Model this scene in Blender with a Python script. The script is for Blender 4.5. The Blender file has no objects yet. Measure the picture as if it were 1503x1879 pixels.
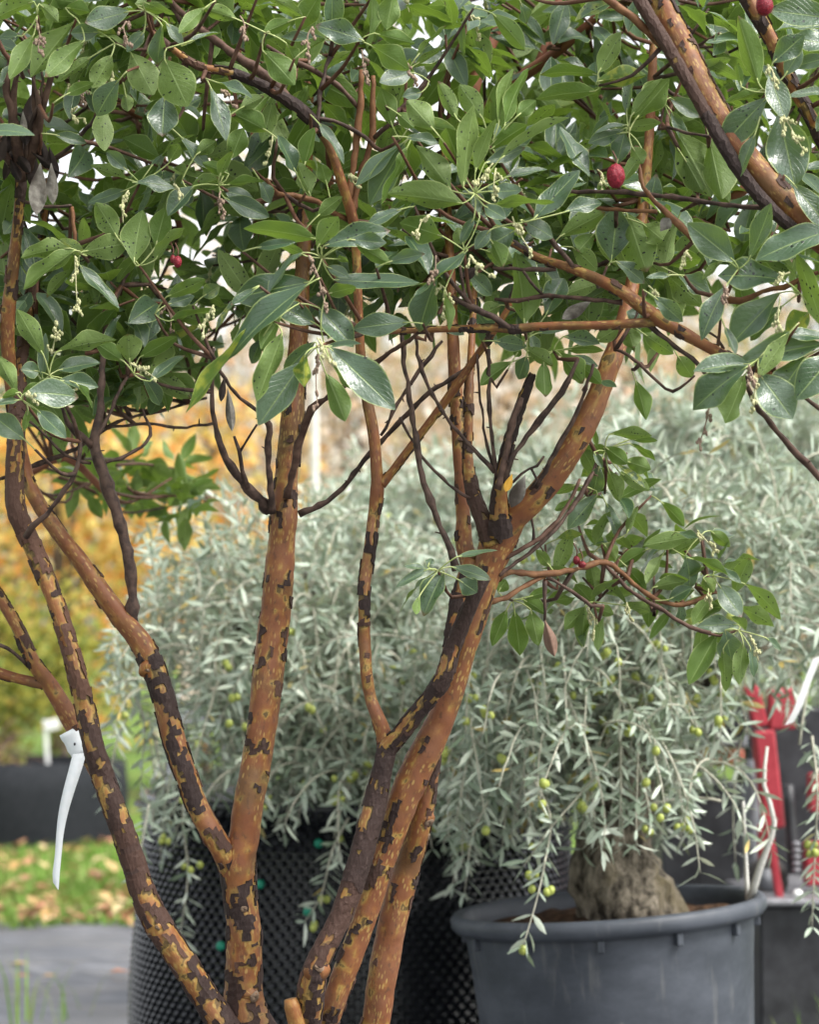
import bpy, math, random
import numpy as np
from mathutils import Vector, noise as mnoise

R = math.radians
rng = np.random.default_rng(7)
random.seed(7)
scene = bpy.context.scene
COL = scene.collection

# ------------------------------------------------------------------ camera, sky, sun, exposure
FPX = 4500.0                      # focal length in photograph pixels (1503 wide)
CAMZ = 1.15
PITCH = math.atan(250.0 / FPX)    # horizon lies below the middle of the frame
cam_data = bpy.data.cameras.new('camera')
cam = bpy.data.objects.new('camera', cam_data)
COL.objects.link(cam)
scene.camera = cam
cam.location = (0, 0, CAMZ)
cam.rotation_euler = (R(90) + PITCH, 0, 0)
cam_data.sensor_fit = 'HORIZONTAL'
cam_data.sensor_width = 36.0
cam_data.lens = FPX / 1503.0 * 36.0
cam_data.clip_start = 0.05
cam_data.clip_end = 600.0
cam_data.dof.use_dof = True
cam_data.dof.focus_distance = 3.66
cam_data.dof.aperture_fstop = 6.0

SUN_EL, SUN_AZ = R(52), R(118)    # soft, from the right and a little behind the camera
world = bpy.data.worlds.new('World')
scene.world = world
world.use_nodes = True
wn, wl = world.node_tree.nodes, world.node_tree.links
wn.clear()
sky = wn.new('ShaderNodeTexSky')
sky.sky_type = 'NISHITA'
sky.sun_disc = False
sky.sun_elevation = SUN_EL
sky.sun_rotation = SUN_AZ
sky.dust_density = 3.0
hs = wn.new('ShaderNodeHueSaturation')
hs.inputs['Saturation'].default_value = 0.16     # cloud cover
bg = wn.new('ShaderNodeBackground')
bg.inputs['Strength'].default_value = 0.13
wo = wn.new('ShaderNodeOutputWorld')
wl.new(sky.outputs[0], hs.inputs['Color'])
wl.new(hs.outputs[0], bg.inputs['Color'])
wl.new(bg.outputs[0], wo.inputs['Surface'])

sun_data = bpy.data.lights.new('sun', 'SUN')
sun_data.energy = 1.5
sun_data.angle = R(18)
sun_data.color = (1.0, 0.96, 0.9)
sun = bpy.data.objects.new('sun', sun_data)
COL.objects.link(sun)
sdir = Vector((math.sin(SUN_AZ) * math.cos(SUN_EL), math.cos(SUN_AZ) * math.cos(SUN_EL), math.sin(SUN_EL)))
sun.rotation_euler = sdir.to_track_quat('Z', 'Y').to_euler()
sun.location = sdir * 50

vs = scene.view_settings
vs.view_transform = 'Standard'
vs.look = 'None'
vs.gamma = 1.0
vs.exposure = 1.52
vs.use_curve_mapping = False
scene.cycles.max_bounces = 7
scene.cycles.diffuse_bounces = 2
scene.cycles.glossy_bounces = 2
scene.cycles.transmission_bounces = 4
scene.cycles.transparent_max_bounces = 4
scene.cycles.use_denoising = True
scene.cycles.sample_clamp_indirect = 6.0

CAM = np.array([0.0, 0.0, CAMZ])
FW = np.array([0.0, math.cos(PITCH), math.sin(PITCH)])
UPV = np.array([0.0, -math.sin(PITCH), math.cos(PITCH)])
RT = np.array([1.0, 0.0, 0.0])


def P(x, y, d):
    """point that stands d metres in front of the lens and shows at photograph pixel x, y"""
    return CAM + d * (FW + (x - 751.5) / FPX * RT + (939.5 - y) / FPX * UPV)


def pix(V):
    q = np.asarray(V) - CAM
    d = q @ FW
    return 751.5 + (q @ RT) / d * FPX, 939.5 - (q @ UPV) / d * FPX, d


def nrm(v):
    v = np.asarray(v, float)
    return v / (np.linalg.norm(v, axis=-1, keepdims=True) + 1e-12)


# ------------------------------------------------------------------ objects and meshes
def put(o, parent=None, **props):
    COL.objects.link(o)
    if parent is not None:
        o.parent = parent
    for k, v in props.items():
        o[k] = v
    return o


def empty(name, loc, **props):
    o = bpy.data.objects.new(name, None)
    o.empty_display_size = 0.1
    o.location = loc
    return put(o, None, **props)


def world_loc(o):
    loc = Vector((0, 0, 0))
    while o is not None:
        loc = loc + o.location
        o = o.parent
    return np.array(loc)


class Acc:
    """collects vertices and faces, then links them as one mesh object"""
    def __init__(self):
        self.V, self.F, self.UV, self.A, self.n = [], [], [], [], 0

    def add(self, V, F, UV=None, A=None):
        V = np.asarray(V, float).reshape(-1, 3)
        n = len(V)
        self.V.append(V)
        self.F.extend([[int(i) + self.n for i in f] for f in F])
        self.UV.append(np.zeros((n, 2)) if UV is None else np.asarray(UV, float).reshape(-1, 2))
        self.A.append(np.zeros(n) if A is None else np.broadcast_to(np.asarray(A, float), (n,)))
        self.n += n

    def mesh(self, name, mat, origin, smooth=True):
        V = np.concatenate(self.V) - origin
        me = bpy.data.meshes.new(name)
        me.from_pydata(V.tolist(), [], self.F)
        UV = np.concatenate(self.UV)
        A = np.concatenate(self.A)
        lv = np.empty(len(me.loops), dtype=np.int32)
        me.loops.foreach_get('vertex_index', lv)
        uvl = me.uv_layers.new(name='UVMap')
        uvl.data.foreach_set('uv', UV[lv].astype(np.float32).ravel())
        at = me.attributes.new('rnd', 'FLOAT', 'POINT')
        at.data.foreach_set('value', A.astype(np.float32))
        if smooth:
            me.polygons.foreach_set('use_smooth', np.ones(len(me.polygons), dtype=bool))
        me.materials.append(mat)
        me.update()
        return me

    def build(self, name, mat, parent=None, origin=None, smooth=True, **props):
        if not self.V:
            return None
        if origin is None:
            allv = np.concatenate(self.V)
            origin = world_loc(parent) if parent is not None else np.array(
                [allv[:, 0].mean(), allv[:, 1].mean(), allv[:, 2].min()])
        me = self.mesh(name, mat, np.asarray(origin), smooth)
        o = bpy.data.objects.new(name, me)
        o.location = Vector(origin) - Vector(world_loc(parent) if parent is not None else (0, 0, 0))
        return put(o, parent, **props)


def catmull(pts, step):
    """pts rows: any columns, first three are xyz; resampled at about step metres"""
    pts = np.asarray(pts, float)
    if len(pts) == 2:
        n = max(2, int(np.linalg.norm(pts[1, :3] - pts[0, :3]) / step) + 1)
        t = np.linspace(0, 1, n)[:, None]
        return pts[0] * (1 - t) + pts[1] * t
    ext = np.vstack([2 * pts[0] - pts[1], pts, 2 * pts[-1] - pts[-2]])
    out = []
    for i in range(1, len(ext) - 2):
        p0, p1, p2, p3 = ext[i - 1], ext[i], ext[i + 1], ext[i + 2]
        n = max(1, int(np.linalg.norm(p2[:3] - p1[:3]) / step))
        t = (np.arange(n) / n)[:, None]
        out.append(0.5 * (2 * p1 + (p2 - p0) * t + (2 * p0 - 5 * p1 + 4 * p2 - p3) * t ** 2
                          + (-p0 + 3 * p1 - 3 * p2 + p3) * t ** 3))
    out.append(pts[-1:])
    return np.vstack(out)


def frames(C):
    T = nrm(np.gradient(C, axis=0))
    ref = np.array([0.0, -1.0, 0.05])
    N = np.zeros_like(C)
    n = nrm(ref - T[0] * (ref @ T[0]))
    for i in range(len(C)):
        n = n - T[i] * (n @ T[i])
        n = n / (np.linalg.norm(n) + 1e-9)
        N[i] = n
    return T, N, np.cross(T, N)


def tube(acc, C, rad, sides=6, A=0.5, cap=True):
    C = np.asarray(C, float)
    rad = np.broadcast_to(np.asarray(rad, float), (len(C),))
    T, N, B = frames(C)
    th = np.linspace(0, 2 * math.pi, sides, endpoint=False)
    ring = C[:, None, :] + rad[:, None, None] * (np.cos(th)[None, :, None] * N[:, None, :] + np.sin(th)[None, :, None] * B[:, None, :])
    n = len(C)
    F = []
    for i in range(n - 1):
        for j in range(sides):
            k = (j + 1) % sides
            F.append((i * sides + j, i * sides + k, (i + 1) * sides + k, (i + 1) * sides + j))
    if cap:
        F.append(tuple(range(sides))[::-1])
        F.append(tuple((n - 1) * sides + j for j in range(sides)))
    s = np.concatenate([[0], np.cumsum(np.linalg.norm(np.diff(C, axis=0), axis=1))])
    UV = np.stack([np.tile(th / (2 * math.pi), (n, 1)), np.tile(s[:, None], (1, sides))], -1)
    acc.add(ring.reshape(-1, 3), F, UV, A)


def box(acc, c, size, rot=None, A=0.5, bev=0.0):
    c = np.asarray(c, float)
    h = np.asarray(size, float) / 2
    b = min(bev, h.min() * 0.9)
    if b <= 0:
        V = np.array([[sx, sy, sz] for sx in (-1, 1) for sy in (-1, 1) for sz in (-1, 1)]) * h
        F = [(0, 1, 3, 2), (4, 6, 7, 5), (0, 4, 5, 1), (2, 3, 7, 6), (0, 2, 6, 4), (1, 5, 7, 3)]
    else:
        V, F = [], []
        idx = {}
        for sx in (-1, 1):
            for sy in (-1, 1):
                for sz in (-1, 1):
                    s = np.array([sx, sy, sz])
                    for ax in range(3):
                        v = s * (h - b)
                        v[ax] = s[ax] * h[ax]
                        idx[(sx, sy, sz, ax)] = len(V)
                        V.append(v)
        for ax in range(3):
            o1, o2 = [a for a in range(3) if a != ax]
            for sg in (-1, 1):
                q = []
                for a, bb in ((-1, -1), (1, -1), (1, 1), (-1, 1)):
                    s = [0, 0, 0]
                    s[ax], s[o1], s[o2] = sg, a, bb
                    q.append(idx[(*s, ax)])
                F.append(q)
            for a in (-1, 1):
                for bb in (-1, 1):
                    s0, s1 = [0, 0, 0], [0, 0, 0]
                    s0[o1] = s1[o1] = a
                    s0[o2] = s1[o2] = bb
                    s0[ax], s1[ax] = -1, 1
                    F.append([idx[(*s0, o1)], idx[(*s1, o1)], idx[(*s1, o2)], idx[(*s0, o2)]])
        for sx in (-1, 1):
            for sy in (-1, 1):
                for sz in (-1, 1):
                    F.append([idx[(sx, sy, sz, a)] for a in range(3)])
        V = np.array(V)
        G = []
        for f in F:                       # make every face look outwards
            p = V[list(f)]
            if np.cross(p[1] - p[0], p[2] - p[0]) @ p.mean(0) < 0:
                f = list(f)[::-1]
            G.append(f)
        F = G
    if rot is not None:
        V = V @ np.asarray(rot).T
    acc.add(V + c, F, None, A)


def rot_y(a):
    return np.array([[math.cos(a), 0, math.sin(a)], [0, 1, 0], [-math.sin(a), 0, math.cos(a)]])


def lathe(acc, prof, c, seg=64, A=0.5, wob=None):
    """prof: list of (radius, z)"""
    th = np.linspace(0, 2 * math.pi, seg, endpoint=False)
    V, UV = [], []
    for i, (r, z) in enumerate(prof):
        rr = r if wob is None else r * (1 + wob(th, z))
        V.append(np.stack([np.cos(th) * rr, np.sin(th) * rr, np.full(seg, z)], 1))
        UV.append(np.stack([th / (2 * math.pi), np.full(seg, z)], 1))
    F = []
    for i in range(len(prof) - 1):
        for j in range(seg):
            k = (j + 1) % seg
            F.append((i * seg + j, i * seg + k, (i + 1) * seg + k, (i + 1) * seg + j))
    acc.add(np.concatenate(V) + np.asarray(c), F, np.concatenate(UV), A)


ICO = None
def ball(acc, c, rad, A=0.5, rough=0.0, sub=1):
    """small rounded body; rad is a number or three radii"""
    global ICO
    if ICO is None:
        ICO = {}
    if sub not in ICO:
        import bmesh
        bm = bmesh.new()
        bmesh.ops.create_icosphere(bm, subdivisions=sub, radius=1.0)
        bm.verts.ensure_lookup_table()
        ICO[sub] = (np.array([v.co[:] for v in bm.verts]), [[v.index for v in f.verts] for f in bm.faces])
        bm.free()
    V, F = ICO[sub]
    k = 1 + (rng.uniform(-rough, rough, (len(V), 1)) if rough else 0)
    acc.add(V * k * np.asarray(rad) + np.asarray(c), F, None, A)


# ------------------------------------------------------------------ materials
def new_mat(name):
    m = bpy.data.materials.new(name)
    m.use_nodes = True
    nt = m.node_tree
    nt.nodes.clear()
    return m, nt.nodes, nt.links


class G:
    """tiny helper to write node graphs"""
    def __init__(self, name):
        self.m, self.n, self.l = new_mat(name)
        self.out = self.n.new('ShaderNodeOutputMaterial')

    def link(self, a, b):
        if isinstance(a, (int, float)):
            b.default_value = a
        elif isinstance(a, tuple):
            b.default_value = (*a, 1.0) if len(a) == 3 and b.type == 'RGBA' else a
        else:
            self.l.new(a, b)

    def math(self, op, a, b=0.0, c=None, clamp=False):
        n = self.n.new('ShaderNodeMath')
        n.operation = op
        n.use_clamp = clamp
        self.link(a, n.inputs[0])
        self.link(b, n.inputs[1])
        if c is not None:
            self.link(c, n.inputs[2])
        return n.outputs[0]

    def mix(self, f, a, b):
        n = self.n.new('ShaderNodeMix')
        n.data_type = 'RGBA'
        self.link(f, n.inputs[0])
        self.link(a, n.inputs[6])
        self.link(b, n.inputs[7])
        return n.outputs[2]

    def sm(self, v, lo, hi):
        n = self.n.new('ShaderNodeMapRange')
        n.interpolation_type = 'SMOOTHSTEP'
        self.link(v, n.inputs[0])
        n.inputs[1].default_value = lo
        n.inputs[2].default_value = hi
        return n.outputs[0]

    def attr(self, name='rnd'):
        n = self.n.new('ShaderNodeAttribute')
        n.attribute_name = name
        return n.outputs['Fac']

    def uv(self):
        n = self.n.new('ShaderNodeUVMap')
        n.uv_map = 'UVMap'
        return n.outputs[0]

    def obj(self):
        return self.n.new('ShaderNodeTexCoord').outputs['Object']

    def geo(self):
        return self.n.new('ShaderNodeNewGeometry')

    def mapping(self, v, scale, loc=None):
        n = self.n.new('ShaderNodeMapping')
        self.link(v, n.inputs[0])
        n.inputs['Scale'].default_value = scale
        if loc is not None:
            self.link(loc, n.inputs['Location'])
        return n.outputs[0]

    def noise(self, v, scale, detail=4, rough=0.55):
        n = self.n.new('ShaderNodeTexNoise')
        if v is not None:
            self.link(v, n.inputs['Vector'])
        n.inputs['Scale'].default_value = scale
        n.inputs['Detail'].default_value = detail
        n.inputs['Roughness'].default_value = rough
        return n.outputs[0]

    def voro(self, v, scale, feature='F1'):
        n = self.n.new('ShaderNodeTexVoronoi')
        n.feature = feature
        if v is not None:
            self.link(v, n.inputs['Vector'])
        n.inputs['Scale'].default_value = scale
        return n

    def ramp(self, v, stops):
        n = self.n.new('ShaderNodeValToRGB')
        self.link(v, n.inputs[0])
        e = n.color_ramp.elements
        while len(e) < len(stops):
            e.new(0.5)
        for el, (p, c) in zip(e, stops):
            el.position = p
            el.color = (*c, 1)
        return n.outputs[0]

    def bump(self, h, strength=0.3, dist=0.002):
        n = self.n.new('ShaderNodeBump')
        self.link(h, n.inputs['Height'])
        n.inputs['Strength'].default_value = strength
        n.inputs['Distance'].default_value = dist
        return n.outputs[0]

    def bsdf(self, col, rough=0.5, spec=0.5, normal=None, metal=0.0, trans=None, tcol=None):
        n = self.n.new('ShaderNodeBsdfPrincipled')
        self.link(col, n.inputs['Base Color'])
        self.link(rough, n.inputs['Roughness'])
        self.link(spec, n.inputs['Specular IOR Level'])
        n.inputs['Metallic'].default_value = metal
        if normal is not None:
            self.l.new(normal, n.inputs['Normal'])
        s = n.outputs[0]
        if trans:
            t = self.n.new('ShaderNodeBsdfTranslucent')
            self.link(tcol, t.inputs[0])
            mx = self.n.new('ShaderNodeMixShader')
            mx.inputs[0].default_value = trans
            self.l.new(s, mx.inputs[1])
            self.l.new(t.outputs[0], mx.inputs[2])
            s = mx.outputs[0]
        self.l.new(s, self.out.inputs[0])
        return self.m


def mat_leaf():
    g = G('arbutus_leaf')
    r = g.attr()
    uv = g.uv()
    sep = g.n.new('ShaderNodeSeparateXYZ')
    g.l.new(uv, sep.inputs[0])
    u, v = sep.outputs[0], sep.outputs[1]
    a = g.math('ABSOLUTE', g.math('SUBTRACT', u, 0.5))
    r2 = g.math('FRACT', g.math('MULTIPLY', r, 17.31))
    r3 = g.math('FRACT', g.math('MULTIPLY', r, 61.7))
    top = g.mix(r, (0.036, 0.08, 0.042), (0.088, 0.142, 0.09))
    low = g.mix(r2, (0.09, 0.165, 0.024), (0.18, 0.25, 0.078))
    back = g.geo().outputs['Backfacing']
    base = g.mix(back, top, low)
    # yellowing on a few leaves
    comb = g.n.new('ShaderNodeCombineXYZ')
    g.l.new(g.math('MULTIPLY', u, 1.0), comb.inputs[0])
    g.l.new(g.math('MULTIPLY', v, 2.4), comb.inputs[1])
    g.l.new(g.math('MULTIPLY', r, 57.0), comb.inputs[2])
    nz = g.noise(comb.outputs[0], 2.2, 3)
    yl = g.math('MULTIPLY', g.sm(r3, 0.95, 1.0), g.sm(nz, 0.42, 0.62))
    base = g.mix(yl, base, (0.34, 0.36, 0.05))
    tone = g.math('MULTIPLY_ADD', nz, 0.5, 0.75)
    mulc = g.n.new('ShaderNodeVectorMath')
    mulc.operation = 'SCALE'
    g.l.new(base, mulc.inputs[0])
    g.l.new(tone, mulc.inputs['Scale'])
    base = mulc.outputs[0]
    # side veins, midrib and pale margin
    vv = g.math('SUBTRACT', g.math('MULTIPLY', v, 9.0), g.math('MULTIPLY', a, 7.0))
    vein = g.sm(g.math('ABSOLUTE', g.math('SUBTRACT', g.math('FRACT', vv), 0.5)), 0.06, 0.0)
    base = g.mix(g.math('MULTIPLY', vein, 0.16), base, (0.2, 0.3, 0.12))
    rib = g.sm(a, 0.03, 0.012)
    base = g.mix(g.math('MULTIPLY', rib, 0.75), base, (0.3, 0.4, 0.15))
    mar = g.sm(a, 0.452, 0.482)
    base = g.mix(g.math('MULTIPLY', mar, 0.8), base, (0.36, 0.44, 0.16))
    tipb = g.math('MULTIPLY', g.math('LESS_THAN', r3, 0.16), g.sm(g.math('ADD', v, g.math('MULTIPLY', nz, 0.12)), 0.95, 1.02))
    base = g.mix(tipb, base, (0.11, 0.06, 0.03))
    # black leaf spots
    c2 = g.n.new('ShaderNodeCombineXYZ')
    g.l.new(g.math('MULTIPLY', u, 5.5), c2.inputs[0])
    g.l.new(g.math('MULTIPLY', v, 13.0), c2.inputs[1])
    g.l.new(g.math('MULTIPLY', r, 93.0), c2.inputs[2])
    vo = g.voro(c2.outputs[0], 1.0)
    vo.inputs['Randomness'].default_value = 1.0
    sepc = g.n.new('ShaderNodeSeparateColor')
    g.l.new(vo.outputs['Color'], sepc.inputs[0])
    keep = g.math('LESS_THAN', sepc.outputs[0], g.math('MULTIPLY', g.sm(r2, 0.2, 0.9), 0.8))
    size = g.math('MULTIPLY_ADD', sepc.outputs[1], 0.2, 0.08)
    wob = g.math('MULTIPLY', g.math('SUBTRACT', g.noise(c2.outputs[0], 5.0, 2), 0.5), 0.25)
    spot = g.math('MULTIPLY', keep, g.math('LESS_THAN', g.math('ADD', vo.outputs['Distance'], wob), size))
    base = g.mix(g.math('MULTIPLY', spot, 0.9), base, (0.012, 0.014, 0.01))
    rough = g.math('MULTIPLY_ADD', back, 0.2, 0.32)
    spec = g.math('MULTIPLY_ADD', back, -0.5, 0.95)
    bmp = g.bump(g.math('ADD', g.math('MULTIPLY', vein, -0.6), g.math('ADD', g.math('MULTIPLY', rib, -0.8), g.noise(comb.outputs[0], 8.0, 3))), 0.5, 0.0022)
    tc = g.mix(spot, (0.24, 0.38, 0.04), (0.01, 0.012, 0.008))
    return g.bsdf(base, rough, spec, bmp, trans=0.24, tcol=tc)


def mat_olive_leaf():
    g = G('olive_leaf')
    r = g.attr()
    back = g.geo().outputs['Backfacing']
    r2 = g.math('FRACT', g.math('MULTIPLY', r, 23.7))
    top = g.mix(r, (0.15, 0.21, 0.145), (0.42, 0.49, 0.4))
    low = g.mix(r2, (0.5, 0.56, 0.46), (0.68, 0.73, 0.62))
    base = g.mix(back, top, low)
    base = g.mix(g.sm(g.math('FRACT', g.math('MULTIPLY', r, 7.77)), 0.972, 0.99), base, (0.5, 0.36, 0.08))
    sep = g.n.new('ShaderNodeSeparateXYZ')
    g.l.new(g.uv(), sep.inputs[0])
    a = g.math('ABSOLUTE', g.math('SUBTRACT', sep.outputs[0], 0.5))
    base = g.mix(g.math('MULTIPLY', g.sm(a, 0.09, 0.02), 0.5), base, (0.5, 0.54, 0.4))
    return g.bsdf(base, 0.42, 0.6, trans=0.12, tcol=(0.36, 0.44, 0.22))


def mat_simple_leaf(name, c1, c2, c3=None, trans=0.3):
    g = G(name)
    r = g.attr()
    col = g.mix(r, c1, c2)
    if c3 is not None:
        col = g.mix(g.sm(g.math('FRACT', g.math('MULTIPLY', r, 13.3)), 0.45, 0.75), col, c3)
    return g.bsdf(col, 0.6, 0.25, trans=trans, tcol=col)


def mat_bark():
    """smooth peeling bark: rnd holds how long ago the old skin came off (0 fresh and golden, 1 weathered)"""
    g = G('peeling_bark')
    r = g.attr()
    ob = g.obj()
    n1 = g.noise(ob, 46.0, 4)
    n2 = g.noise(ob, 9.0, 3)
    val = g.math('ADD', r, g.math('MULTIPLY', g.math('SUBTRACT', n1, 0.5), 1.1))
    col = g.ramp(val, [(0.0, (0.1, 0.065, 0.02)), (0.08, (0.31, 0.195, 0.05)), (0.22, (0.275, 0.137, 0.036)),
                       (0.4, (0.225, 0.088, 0.027)), (1.0, (0.18, 0.064, 0.026))])
    col = g.mix(g.math('MULTIPLY', g.sm(n2, 0.5, 0.66), 0.4), col, (0.2, 0.1, 0.055))
    col = g.mix(g.math('MULTIPLY', g.sm(n2, 0.48, 0.34), 0.65), col, (0.1, 0.06, 0.022))
    # short pale lens-shaped marks that run along the stem
    uvm = g.mapping(g.uv(), (55.0, 75.0, 1.0))
    vo = g.voro(uvm, 1.0)
    lens = g.math('MULTIPLY', g.sm(vo.outputs['Distance'], 0.4, 0.2), g.sm(g.noise(ob, 14.0, 2), 0.38, 0.52))
    col = g.mix(g.math('MULTIPLY', lens, 0.7), col, (0.4, 0.265, 0.085))
    fine = g.noise(g.mapping(ob, (1.0, 1.0, 0.6)), 130.0, 4)
    col = g.mix(g.math('MULTIPLY', g.sm(fine, 0.56, 0.7), 0.6), col, (0.07, 0.034, 0.02))
    h = g.math('ADD', g.math('MULTIPLY', n1, 1.0), g.math('MULTIPLY', fine, 0.35))
    return g.bsdf(col, g.math('MULTIPLY_ADD', n1, 0.3, 0.42), 0.35, g.bump(h, 0.5, 0.003))


def mat_flake():
    g = G('old_dark_bark')
    ob = g.obj()
    n1 = g.noise(g.mapping(ob, (1, 1, 0.35)), 120.0, 4)
    n2 = g.noise(ob, 18.0, 3)
    col = g.mix(n2, (0.014, 0.009, 0.009), (0.046, 0.028, 0.024))
    col = g.mix(g.math('MULTIPLY', g.sm(n1, 0.55, 0.75), 0.5), col, (0.1, 0.07, 0.06))
    col = g.mix(g.math('MULTIPLY', g.sm(n1, 0.4, 0.25), 0.7), col, (0.012, 0.008, 0.008))
    col = g.mix(g.math('MULTIPLY', g.attr(), 0.85), col, (0.105, 0.052, 0.034))
    return g.bsdf(col, 0.7, 0.25, g.bump(n1, 0.8, 0.004))


def mat_noisy(name, c1, c2, scale, rough=0.7, spec=0.3, bump=0.3, dist=0.003, detail=5, stretch=(1, 1, 1), metal=0.0, c3=None):
    g = G(name)
    ob = g.mapping(g.obj(), stretch)
    n1 = g.noise(ob, scale, detail, 0.6)
    col = g.mix(g.sm(n1, 0.3, 0.7), c1, c2)
    if c3 is not None:
        col = g.mix(g.sm(g.noise(ob, scale * 0.23, 3), 0.52, 0.68), col, c3)
    return g.bsdf(col, rough, spec, g.bump(n1, bump, dist), metal=metal)


def mat_twig(name, c1, c2):
    g = G(name)
    ob = g.obj()
    n1 = g.noise(ob, 60.0, 3)
    r = g.attr()
    col = g.mix(g.sm(n1, 0.35, 0.65), c1, c2)
    col = g.mix(g.math('MULTIPLY', r, 0.6), col, (0.22, 0.085, 0.04))
    return g.bsdf(col, 0.65, 0.25, g.bump(n1, 0.4, 0.002))


M = {}
M['leaf'] = mat_leaf()
M['bark'] = mat_bark()
M['flake'] = mat_flake()
M['twig'] = mat_twig('dark_twig', (0.035, 0.022, 0.018), (0.1, 0.062, 0.048))
M['limb_twig'] = mat_twig('brown_twig', (0.09, 0.042, 0.02), (0.19, 0.1, 0.045))
M['red_limb'] = mat_noisy('red_limb_bark', (0.15, 0.052, 0.028), (0.25, 0.1, 0.055), 24.0, 0.6)
M['bud'] = mat_noisy('pale_flower_bud', (0.32, 0.34, 0.15), (0.5, 0.47, 0.28), 150.0, 0.6)
M['bud_old'] = mat_noisy('withered_flower_bud', (0.17, 0.11, 0.085), (0.34, 0.25, 0.18), 150.0, 0.7)
M['fruit'] = mat_noisy('red_fruit', (0.13, 0.002, 0.012), (0.27, 0.008, 0.024), 420.0, 0.45, 0.4, 0.8, 0.002)
M['fruit_old'] = mat_noisy('dark_red_fruit', (0.13, 0.008, 0.015), (0.22, 0.015, 0.02), 260.0, 0.5, 0.4, 0.8, 0.002)
M['dead_leaf'] = mat_noisy('grey_dead_leaf', (0.12, 0.105, 0.09), (0.3, 0.28, 0.245), 70.0, 0.8, 0.2, 0.6, c3=(0.06, 0.048, 0.04))
M['dead_dark'] = mat_noisy('dark_dead_leaf', (0.008, 0.006, 0.006), (0.032, 0.022, 0.018), 40.0, 0.8, 0.2)
M['dead_brown'] = mat_noisy('brown_dead_leaf', (0.15, 0.085, 0.06), (0.26, 0.17, 0.13), 40.0, 0.8, 0.2)
M['dead_gold'] = mat_noisy('golden_dead_leaf', (0.5, 0.24, 0.03), (0.6, 0.33, 0.05), 40.0, 0.7, 0.2)
M['knot'] = mat_noisy('branch_scar', (0.1, 0.065, 0.045), (0.27, 0.19, 0.13), 120.0, 0.8, 0.2, 0.6)
M['ribbon'] = mat_noisy('white_ribbon', (0.74, 0.78, 0.8), (0.82, 0.84, 0.85), 60.0, 0.45, 0.4, 0.1)
M['ink'] = mat_noisy('black_ink', (0.015, 0.015, 0.02), (0.03, 0.03, 0.035), 60.0, 0.6)
M['olive_leaf'] = mat_olive_leaf()
M['olive_twig'] = mat_noisy('olive_twig', (0.38, 0.37, 0.29), (0.56, 0.54, 0.44), 50.0, 0.75)
M['olive_fruit'] = mat_noisy('green_olive', (0.25, 0.32, 0.05), (0.4, 0.44, 0.1), 60.0, 0.35, 0.5, 0.05)
M['olive_bark'] = mat_noisy('olive_bark', (0.02, 0.016, 0.012), (0.3, 0.26, 0.2), 40.0, 0.9, 0.15, 1.0, 0.03, 9, (1, 1, 0.5), c3=(0.15, 0.125, 0.075))
M['soil'] = mat_noisy('potting_soil', (0.035, 0.022, 0.016), (0.13, 0.075, 0.045), 45.0, 0.95, 0.1, 1.0, 0.02)


def mat_pot():
    g = G('grey_pot_plastic')
    ob = g.obj()
    n1 = g.noise(g.mapping(ob, (1, 1, 1.8)), 5.0, 6, 0.65)
    n2 = g.noise(ob, 60.0, 4)
    n3 = g.noise(g.mapping(ob, (6, 6, 0.8)), 6.0, 4)
    col = g.mix(g.sm(n1, 0.3, 0.75), (0.032, 0.038, 0.048), (0.075, 0.084, 0.102))
    col = g.mix(g.math('MULTIPLY', g.sm(n3, 0.56, 0.75), 0.45), col, (0.16, 0.16, 0.155))
    col = g.mix(g.math('MULTIPLY', g.sm(g.noise(ob, 11.0, 3), 0.68, 0.75), 0.5), col, (0.27, 0.25, 0.22))
    return g.bsdf(col, g.math('MULTIPLY_ADD', n2, 0.25, 0.42), 0.4, g.bump(n2, 0.15, 0.001))


M['pot'] = mat_pot()
M['airpot'] = mat_noisy('black_air_pot_plastic', (0.008, 0.009, 0.012), (0.018, 0.02, 0.024), 30.0, 0.26, 0.5, 0.1)
M['green_plastic'] = mat_noisy('green_plastic', (0.0, 0.2, 0.12), (0.01, 0.26, 0.16), 60.0, 0.4, 0.5, 0.05)
M['black_pot'] = mat_noisy('black_planter_fabric', (0.009, 0.011, 0.014), (0.02, 0.022, 0.026), 40.0, 0.8, 0.2)
M['red_paint'] = mat_noisy('worn_red_paint', (0.27, 0.014, 0.025), (0.38, 0.035, 0.05), 14.0, 0.45, 0.5, 0.1, c3=(0.4, 0.09, 0.1))
M['black_steel'] = mat_noisy('black_steel', (0.012, 0.012, 0.015), (0.034, 0.035, 0.04), 18.0, 0.5, 0.5)
M['grey_steel'] = mat_noisy('grey_steel', (0.13, 0.14, 0.155), (0.24, 0.25, 0.27), 18.0, 0.5, 0.5)
M['bright_steel'] = mat_noisy('bright_steel', (0.12, 0.12, 0.13), (0.22, 0.22, 0.235), 25.0, 0.4, 0.5)
M['rust_plate'] = mat_noisy('rusty_plate', (0.2, 0.08, 0.04), (0.28, 0.17, 0.08), 22.0, 0.7, 0.3, c3=(0.4, 0.13, 0.09))
M['rubber'] = mat_noisy('rubber', (0.03, 0.028, 0.027), (0.08, 0.075, 0.07), 30.0, 0.8, 0.3)
M['white_paint'] = mat_noisy('white_plastic', (0.68, 0.69, 0.68), (0.8, 0.8, 0.78), 20.0, 0.5, 0.4, 0.1)
M['beige_wood'] = mat_noisy('beige_board', (0.4, 0.34, 0.25), (0.56, 0.49, 0.38), 9.0, 0.8, 0.2, stretch=(1, 1, 6))
M['birch'] = mat_noisy('white_birch_bark', (0.6, 0.59, 0.56), (0.74, 0.73, 0.7), 6.0, 0.8, 0.2, stretch=(1, 1, 3), c3=(0.2, 0.18, 0.16))
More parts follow.
